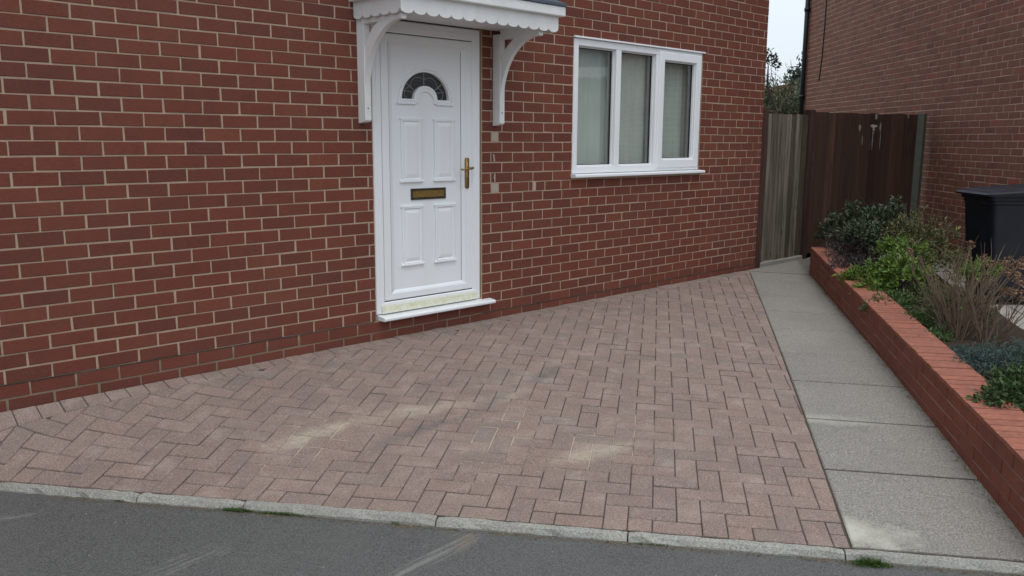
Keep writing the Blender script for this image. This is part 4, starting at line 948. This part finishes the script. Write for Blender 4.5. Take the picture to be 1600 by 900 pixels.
def twigs(mb, base, n, h, spread, r0, forks=2, seg=4, lean=(0, 0), wob=0.12):
    tips = []
    for _ in range(n):
        a = rnd.uniform(0, math.tau); rr_ = rnd.uniform(0, 0.06); p = Vector(base) + Vector((math.cos(a)*rr_, math.sin(a)*rr_, 0))
        d = Vector((math.cos(a)*spread*rnd.uniform(0.2, 1) + lean[0], math.sin(a)*spread*rnd.uniform(0.2, 1) + lean[1], 1)).normalized()
        pts = [p.copy()]; L_ = h*rnd.uniform(0.6, 1.1)
        for _ in range(seg):
            d = (d + rv()*wob).normalized(); p = p + d*L_/seg; pts.append(p.copy())
        mb.tube(pts, [r0*(1-0.75*i/seg) for i in range(seg+1)], 4, cap=False); tips.append((pts[-1], d))
        for _ in range(forks):
            k = rnd.randint(1, seg-1); q = pts[k].copy(); e = (d + rv()*0.8 + Vector((0, 0, 0.2))).normalized(); pp = [q.copy()]
            for _ in range(3): e = (e + rv()*wob).normalized(); q = q + e*L_*0.14*rnd.uniform(0.7, 1.4); pp.append(q.copy())
            mb.tube(pp, [r0*0.5, r0*0.4, r0*0.3, r0*0.15], 4, cap=False); tips.append((pp[-1], e))
    return tips
def shrub(label, parts, name='shrub', cat='shrub', group=None):
    o = thing(name, label, cat, group)
    for nm, mb, mat in parts: link(nm, mb.mesh(nm, mat), o)
    return o
def bedp(s, y, dz=0.0):
    x, yy, _ = GW(s, y, 0); return Vector((x, yy, bed_z(x, yy)+dz))
# positions are distances along the garden wall from the road end and across the bed
# dark evergreen in front of the fence
f1 = MB(); foliage(f1, bedp(5.95, 0.60, 0.22), (0.42, 0.36, 0.38), 170, 11, 0.058, 0.027, 0.065); foliage(f1, bedp(6.15, 0.32, 0.20), (0.30, 0.22, 0.24), 60, 11, 0.054, 0.025, 0.06); foliage(f1, bedp(5.45, 0.40, 0.24), (0.28, 0.22, 0.18), 60, 11, 0.052, 0.024, 0.06); foliage(f1, bedp(6.15, 0.80, 0.05), (0.42, 0.3, 0.26), 60, 10, 0.054, 0.024, 0.07)
t1 = MB(); twigs(t1, bedp(5.95, 0.60, 0.0), 22, 0.56, 0.8, 0.007)
shrub('dark evergreen shrub growing in front of the dark fence panel', [('foliage', f1, M['leaf_dark']), ('branches', t1, M['twig2'])])
# purplish twiggy shrub leaning over the coping
f1 = MB(); foliage(f1, bedp(5.55, 0.32, 0.10), (0.42, 0.25, 0.20), 100, 10, 0.036, 0.013, 0.065); foliage(f1, bedp(5.0, 0.17, 0.06), (0.34, 0.13, 0.09), 60, 10, 0.034, 0.012, 0.05)
t1 = MB(); twigs(t1, bedp(5.5, 0.34, -0.04), 60, 0.38, 1.0, 0.0050, 3); twigs(t1, bedp(5.0, 0.24, -0.02), 40, 0.24, 1.5, 0.0045, 3)
shrub('purplish twiggy shrub spilling over the far end of the wall coping', [('foliage', f1, M['leaf_purple']), ('branches', t1, M['twig2'])])
# olive shrub with yellow tips
f1 = MB(); foliage(f1, bedp(4.85, 0.74, 0.30), (0.36, 0.30, 0.30), 130, 10, 0.047, 0.019, 0.055); foliage(f1, bedp(4.6, 0.86, 0.12), (0.4, 0.24, 0.22), 70, 10, 0.044, 0.018, 0.06); t1 = MB(); twigs(t1, bedp(4.85, 0.74, 0), 24, 0.62, 0.6, 0.006)
shrub('tall olive shrub with yellowish tips left of the wheelie bin', [('foliage', f1, M['leaf_olive']), ('branches', t1, M['twig'])])
# bright lime shrub in the middle
f1 = MB()
for (q_, y, dz, r, n) in ((4.12, 0.40, 0.14, (0.30, 0.24, 0.17), 100), (4.35, 0.17, 0.07, (0.26, 0.13, 0.08), 60), (3.95, 0.20, 0.06, (0.22, 0.12, 0.07), 40), (4.50, 0.52, 0.26, (0.24, 0.22, 0.14), 60)): foliage(f1, bedp(q_, y, dz), r, n, 11, 0.048, 0.023, 0.045)
t1 = MB(); twigs(t1, bedp(4.2, 0.42, 0), 22, 0.36, 0.9, 0.005)
shrub('bright lime green shrub in the middle of the raised bed', [('foliage', f1, M['leaf_lime']), ('branches', t1, M['twig2'])])
# dark carpet under it
f1 = MB()
for (q_, y, r, n) in ((3.55, 0.24, (0.42, 0.13, 0.10), 110), (3.1, 0.30, (0.40, 0.10, 0.06), 70), (2.6, 0.30, (0.4, 0.08, 0.05), 60), (3.1, 0.50, (0.5, 0.22, 0.10), 100), (3.8, 0.62, (0.4, 0.26, 0.12), 80)): foliage(f1, bedp(q_, y, 0.0), r, n, 10, 0.034, 0.013, 0.045)
shrub('low dark green ground cover behind the coping below the dry twigs', [('foliage', f1, M['leaf_mid'])], 'ground_cover', 'plant')
# bare, dry flower shrub
t1 = MB(); base = bedp(2.66, 0.44, -0.03)
twigs(t1, base, 34, 0.62, 0.72, 0.0064, 3, 5, (0.34, 0.12), 0.11); twigs(t1, bedp(2.9, 0.50, -0.03), 20, 0.50, 0.7, 0.0056, 3, 5, (0.30, 0.28), 0.12); twigs(t1, bedp(2.5, 0.56, -0.03), 14, 0.46, 0.8, 0.0070, 3, 5, (0.15, -0.25), 0.12)
f1 = MB(); foliage(f1, bedp(3.0, 0.52, 0.10), (0.34, 0.20, 0.16), 46, 9, 0.036, 0.012, 0.05)
sh = shrub('bare dry twiggy flower shrub with brown dead heads in front of the bin', [('branches', t1, M['twig']), ('foliage', f1, M['leaf_olive'])])
def head(p, r):
    hs = MB()
    for _ in range(46):
        u = rv(); leaf_mb(hs, p + u*r*rnd.uniform(0.5, 1), u*0.6 + rv()*0.6, u, r*0.55, r*0.5, rnd.random())
    link('dead_head', hs.mesh('dead_head', M['seedhead']), sh)
for (q_, y, z) in ((3.58, 0.75, 0.598), (3.46, 0.70, 0.521), (3.28, 0.75, 0.543), (3.14, 0.75, 0.520), (3.07, 0.80, 0.533), (2.95, 0.80, 0.567), (2.81, 0.80, 0.556), (2.74, 0.80, 0.596), (2.71, 0.75, 0.507), (2.88, 0.75, 0.503), (2.60, 0.75, 0.483), (2.49, 0.70, 0.418), (2.65, 0.70, 0.411), (4.03, 0.45, 0.489)):
    x_, y_, _ = GW(q_, y, 0); p = Vector((x_, y_, z)); head(p, rnd.uniform(0.024, 0.034)); b_ = base + Vector((rnd.uniform(-.05, .05), rnd.uniform(-.05, .05), 0.02))
    if q_ > 4: b_ = bedp(q_-0.05, y+0.02, 0.1)
    stalk = MB(); stalk.tube([b_, b_.lerp(p, 0.55)+Vector((0, 0, 0.04)), p], [0.0045, 0.0035, 0.0025], 4, cap=False); link('stalk', stalk.mesh('stalk', M['twig']), sh)
# lime tuft behind the dry shrub
f1 = MB(); foliage(f1, bedp(3.85, 0.94, 0.22), (0.24, 0.16, 0.10), 44, 11, 0.042, 0.018, 0.045); t1 = MB(); twigs(t1, bedp(3.85, 0.9, 0), 10, 0.26, 0.6, 0.005)
shrub('small lime green tuft right behind the dry twigs and before the bin', [('foliage', f1, M['leaf_lime']), ('branches', t1, M['twig'])])
# blue-green juniper
f1 = MB()
for (q_, y, dz, r, n) in ((1.88, 0.40, 0.05, (0.28, 0.17, 0.11), 120), (1.75, 0.60, 0.09, (0.30, 0.20, 0.13), 100), (2.12, 0.30, 0.01, (0.16, 0.09, 0.05), 36)): foliage(f1, bedp(q_, y, dz), r, n, 20, 0.030, 0.0065, 0.04, upb=0.1)
t1 = MB(); twigs(t1, bedp(1.85, 0.46, -0.03), 14, 0.2, 1.6, 0.005)
shrub('low blue green juniper spreading behind the wall coping', [('foliage', f1, M['leaf_blue']), ('branches', t1, M['twig2'])])
# deep green shrub overhanging the coping, nearest
f1 = MB()
for (q_, y, dz, r, n) in ((1.30, 0.40, 0.05, (0.26, 0.22, 0.12), 120), (1.18, 0.20, 0.07, (0.20, 0.10, 0.05), 60), (1.48, 0.40, 0.08, (0.16, 0.14, 0.06), 40), (1.0, 0.55, 0.08, (0.34, 0.3, 0.14), 110)): foliage(f1, bedp(q_, y, dz), r, n, 14, 0.034, 0.016, 0.038, upb=0.15)
t1 = MB(); twigs(t1, bedp(1.3, 0.42, -0.03), 14, 0.2, 1.6, 0.005)
shrub('deep green spreading shrub overhanging the coping nearest the road', [('foliage', f1, M['leaf_mid']), ('branches', t1, M['twig2'])])

# weeds, litter
def tuft(u, v, ru, rvv, n, h, name, label, mat='grass'):
    mb = MB()
    for _ in range(n):
        a = rnd.gauss(0, 0.45); b = rnd.gauss(0, 0.45); x, y = UV(u+a*ru, v+b*rvv); p = Vector((x, y, ROADZ+0.002)); d = Vector((rnd.gauss(0, 0.55), rnd.gauss(0, 0.55), 1)).normalized()
        hh = h*rnd.uniform(0.4, 1.1)*math.exp(-a*a-b*b); s = d.orthogonal().normalized()*0.0016; m_ = p+d*hh*0.6; t = p+d*hh+Vector((d.x, d.y, -0.3))*hh*0.35
        mb.add([p-s, p+s, m_+s*0.8, m_-s*0.8, t], [(0, 1, 2, 3), (3, 2, 4)], rnd.random())
    o = link(name, mb.mesh(name, M[mat]), kind='stuff'); o['label'] = label; return o
tuft(0.82, -0.124, 0.085, 0.022, 420, 0.045, 'grass_tuft', 'bright green grass tuft growing at the foot of the kerb')
for (u, ru, n, h) in ((-1.76, 0.10, 300, 0.032), (-1.55, 0.16, 280, 0.024), (-2.32, 0.06, 60, 0.014), (-0.02, 0.14, 110, 0.014), (-1.06, 0.03, 30, 0.02)): tuft(u, -0.105, ru, 0.006, n, h, 'weeds', 'small weeds in the joint between kerb and road')
mb = MB()
for _ in range(900):
    u = rnd.uniform(-2.6, 1.5); v = -0.107 - abs(rnd.gauss(0, 0.016)); x, y = UV(u, v); leaf_mb(mb, Vector((x, y, ROADZ+0.003)), Vector((rnd.uniform(-1, 1), rnd.uniform(-1, 1), 0.1)), Vector((rnd.gauss(0, .3), rnd.gauss(0, .3), 1)), rnd.uniform(0.004, 0.013), rnd.uniform(0.002, 0.007), rnd.random())
for _ in range(420):
    t = rnd.uniform(0.2, 5.6); x, y = GW(t, -abs(rnd.gauss(0, 0.02))-0.005, 0)[:2]; leaf_mb(mb, Vector((x, y, gz(x, y)+0.004)), Vector((rnd.uniform(-1, 1), rnd.uniform(-1, 1), 0.1)), Vector((0, 0, 1)), rnd.uniform(0.006, 0.018), rnd.uniform(0.003, 0.009), rnd.random()*0.5)
link('leaf_litter', mb.mesh('leaf_litter', M['leaf_litter']), kind='stuff')
mb = MB()
for _ in range(110):
    u = rnd.uniform(-3, 1.6); v = rnd.uniform(-1.3, -0.14); x, y = UV(u, v); r_ = rnd.uniform(0.0012, 0.0034)
    mb.box(-r_, r_, -r_*0.8, r_*0.8, -r_*0.3, r_, T=Matrix.Translation((x, y, ROADZ+0.001)) @ Matrix.Rotation(rnd.uniform(0, 3), 4, 'Z'))
link('grit', mb.mesh('grit', M['kerb']), kind='stuff')

# ------------------------------------------------------------------ beyond the gate
sheet('back_garden', [(CORNER+0.02, 0.3), (30, 0.3+0), (30, 30), (CORNER+0.02, 30)], -0.02, M['lawn'], kind='structure')
f1 = MB(); foliage(f1, (15.3, 4.45, 1.55), (1.15, 1.05, 0.95), 520, 17, 0.105, 0.034, 0.15, low=-0.6)
t1 = MB(); twigs(t1, (15.3, 4.45, 0.0), 34, 2.15, 0.35, 0.018, 3, 6, (0, 0), 0.1)
shrub('large untidy hedge bush rising behind the grey gate', [('foliage', f1, M['leaf_hedge']), ('branches', t1, M['bark'])], 'bush', 'bush')
f1 = MB(); foliage(f1, (16.9, 5.25, 1.95), (1.2, 1.0, 0.62), 200, 12, 0.10, 0.035, 0.16, low=-0.4); t1 = MB(); twigs(t1, (16.9, 5.25, 0.0), 26, 2.35, 0.35, 0.018, 4, 6, (0, 0), 0.1)
shrub('loose straw coloured bush standing behind the large hedge bush', [('foliage', f1, M['leaf_straw']), ('branches', t1, M['twig'])], 'bush', 'bush')
t1 = MB(); b0 = Vector((10.20, 1.72, 0)); pts = [b0, b0+Vector((0.02, 0, 1.2)), b0+Vector((0.12, -0.06, 1.75)), b0+Vector((0.02, 0.06, 2.12)), b0+Vector((-0.02, 0.04, 2.40))]
t1.tube(pts, [0.05, 0.035, 0.028, 0.018, 0.008], 6); t1.tube([pts[2], pts[2]+Vector((-0.2, 0.16, 0.02)), pts[2]+Vector((-0.34, 0.28, -0.10))], [0.022, 0.016, 0.01], 5); t1.tube([pts[2], pts[2]+Vector((0.1, -0.1, 0.25)), pts[2]+Vector((0.12, -0.15, 0.42))], [0.016, 0.01, 0.005], 5)
f1 = MB(); foliage(f1, b0+Vector((-0.03, 0.05, 2.42)), (0.16, 0.16, 0.14), 16, 7, 0.07, 0.035, 0.06)
shrub('small bare tree with a few leaves at its tip beside the house corner', [('trunk', t1, M['bark']), ('crown', f1, M['leaf_tree'])], 'tree', 'tree')
# far brick house, its gable just over the bush
fh = thing('far_house', 'distant orange brick house with a low gable above the hedge bush', 'house')
c0 = Vector((27.2, 9.9, 0)); vd = Vector((0.877, 0.478, 0)); sd_ = Vector((0.478, -0.877, 0))
TF = Matrix(((sd_.x, vd.x, 0, c0.x), (sd_.y, vd.y, 0, c0.y), (0, 0, 1, 0), (0, 0, 0, 1)))
mb = MB(); mb.prism([(-3.2, 0), (3.2, 0), (3.2, 2.75), (0.25, 3.28), (-3.2, 2.75)], 0, 5, 'y', T=TF); link('wall', mb.fix('wall', M['wallbrick']), fh)
mb = MB(); mb.prism([(-3.5, 2.72), (-3.5, 2.82), (0.25, 3.42), (3.5, 2.82), (3.5, 2.72), (0.25, 3.30)], -0.15, 5.2, 'y', T=TF); link('roof', mb.fix('roof', M['tile']), fh)
f1 = MB(); foliage(f1, (23.5, 8.35-1.15, 2.95), (1.4, 1.2, 0.95), 150, 14, 0.20, 0.09, 0.3, low=-0.6); t1 = MB(); t1.tube([(23.5, 7.2, 0), (23.5, 7.2, 2.0), (23.55, 7.2, 2.9)], [0.18, 0.13, 0.05], 7); twigs(t1, (23.5, 7.2, 1.8), 14, 1.5, 0.7, 0.04)
shrub('dark rounded distant tree beside the black downpipe', [('trunk', t1, M['bark']), ('crown', f1, M['leaf_tree'])], 'tree', 'tree')
f1 = MB(); foliage(f1, (25.5, 9.6, 2.7), (1.3, 1.3, 0.85), 50, 8, 0.14, 0.05, 0.3, low=-0.4); t1 = MB(); t1.tube([(25.5, 9.6, 0), (25.5, 9.6, 2.2)], [0.12, 0.06], 6); twigs(t1, (25.5, 9.6, 1.6), 30, 2.0, 0.6, 0.022, 4, 6)
shrub('thin bare-topped distant tree in front of the far gable', [('trunk', t1, M['bark']), ('crown', f1, M['leaf_tree'])], 'tree', 'tree')

# ------------------------------------------------------------------ across the road (seen only as a reflection in the panes)
oh = thing('opposite_house', 'pale rendered house with dark roof across the road, faintly reflected in the window', 'house')
TO = Matrix(((0.61, -0.792, 0, 17.0), (0.792, 0.61, 0, -10.5), (0, 0, 1, -0.2), (0, 0, 0, 1)))
mb = MB(); mb.box(-9, 9, -7, 0, 0, 3.3, T=TO); link('wall', mb.fix('wall', M['render']), oh)
mb = MB(); mb.prism([(0.35, 3.32), (0.35, 3.42), (-3.5, 6.6), (-7.35, 3.42), (-7.35, 3.32), (-3.5, 6.4)], -9.2, 9.2, 'x', T=TO); link('roof', mb.fix('roof', M['slate']), oh)
mb = MB(); mb.box(-9.2, 9.2, 0.36, 0.46, 3.16, 3.42, T=TO); link('gutter', mb.fix('gutter', M['upvc']), oh)
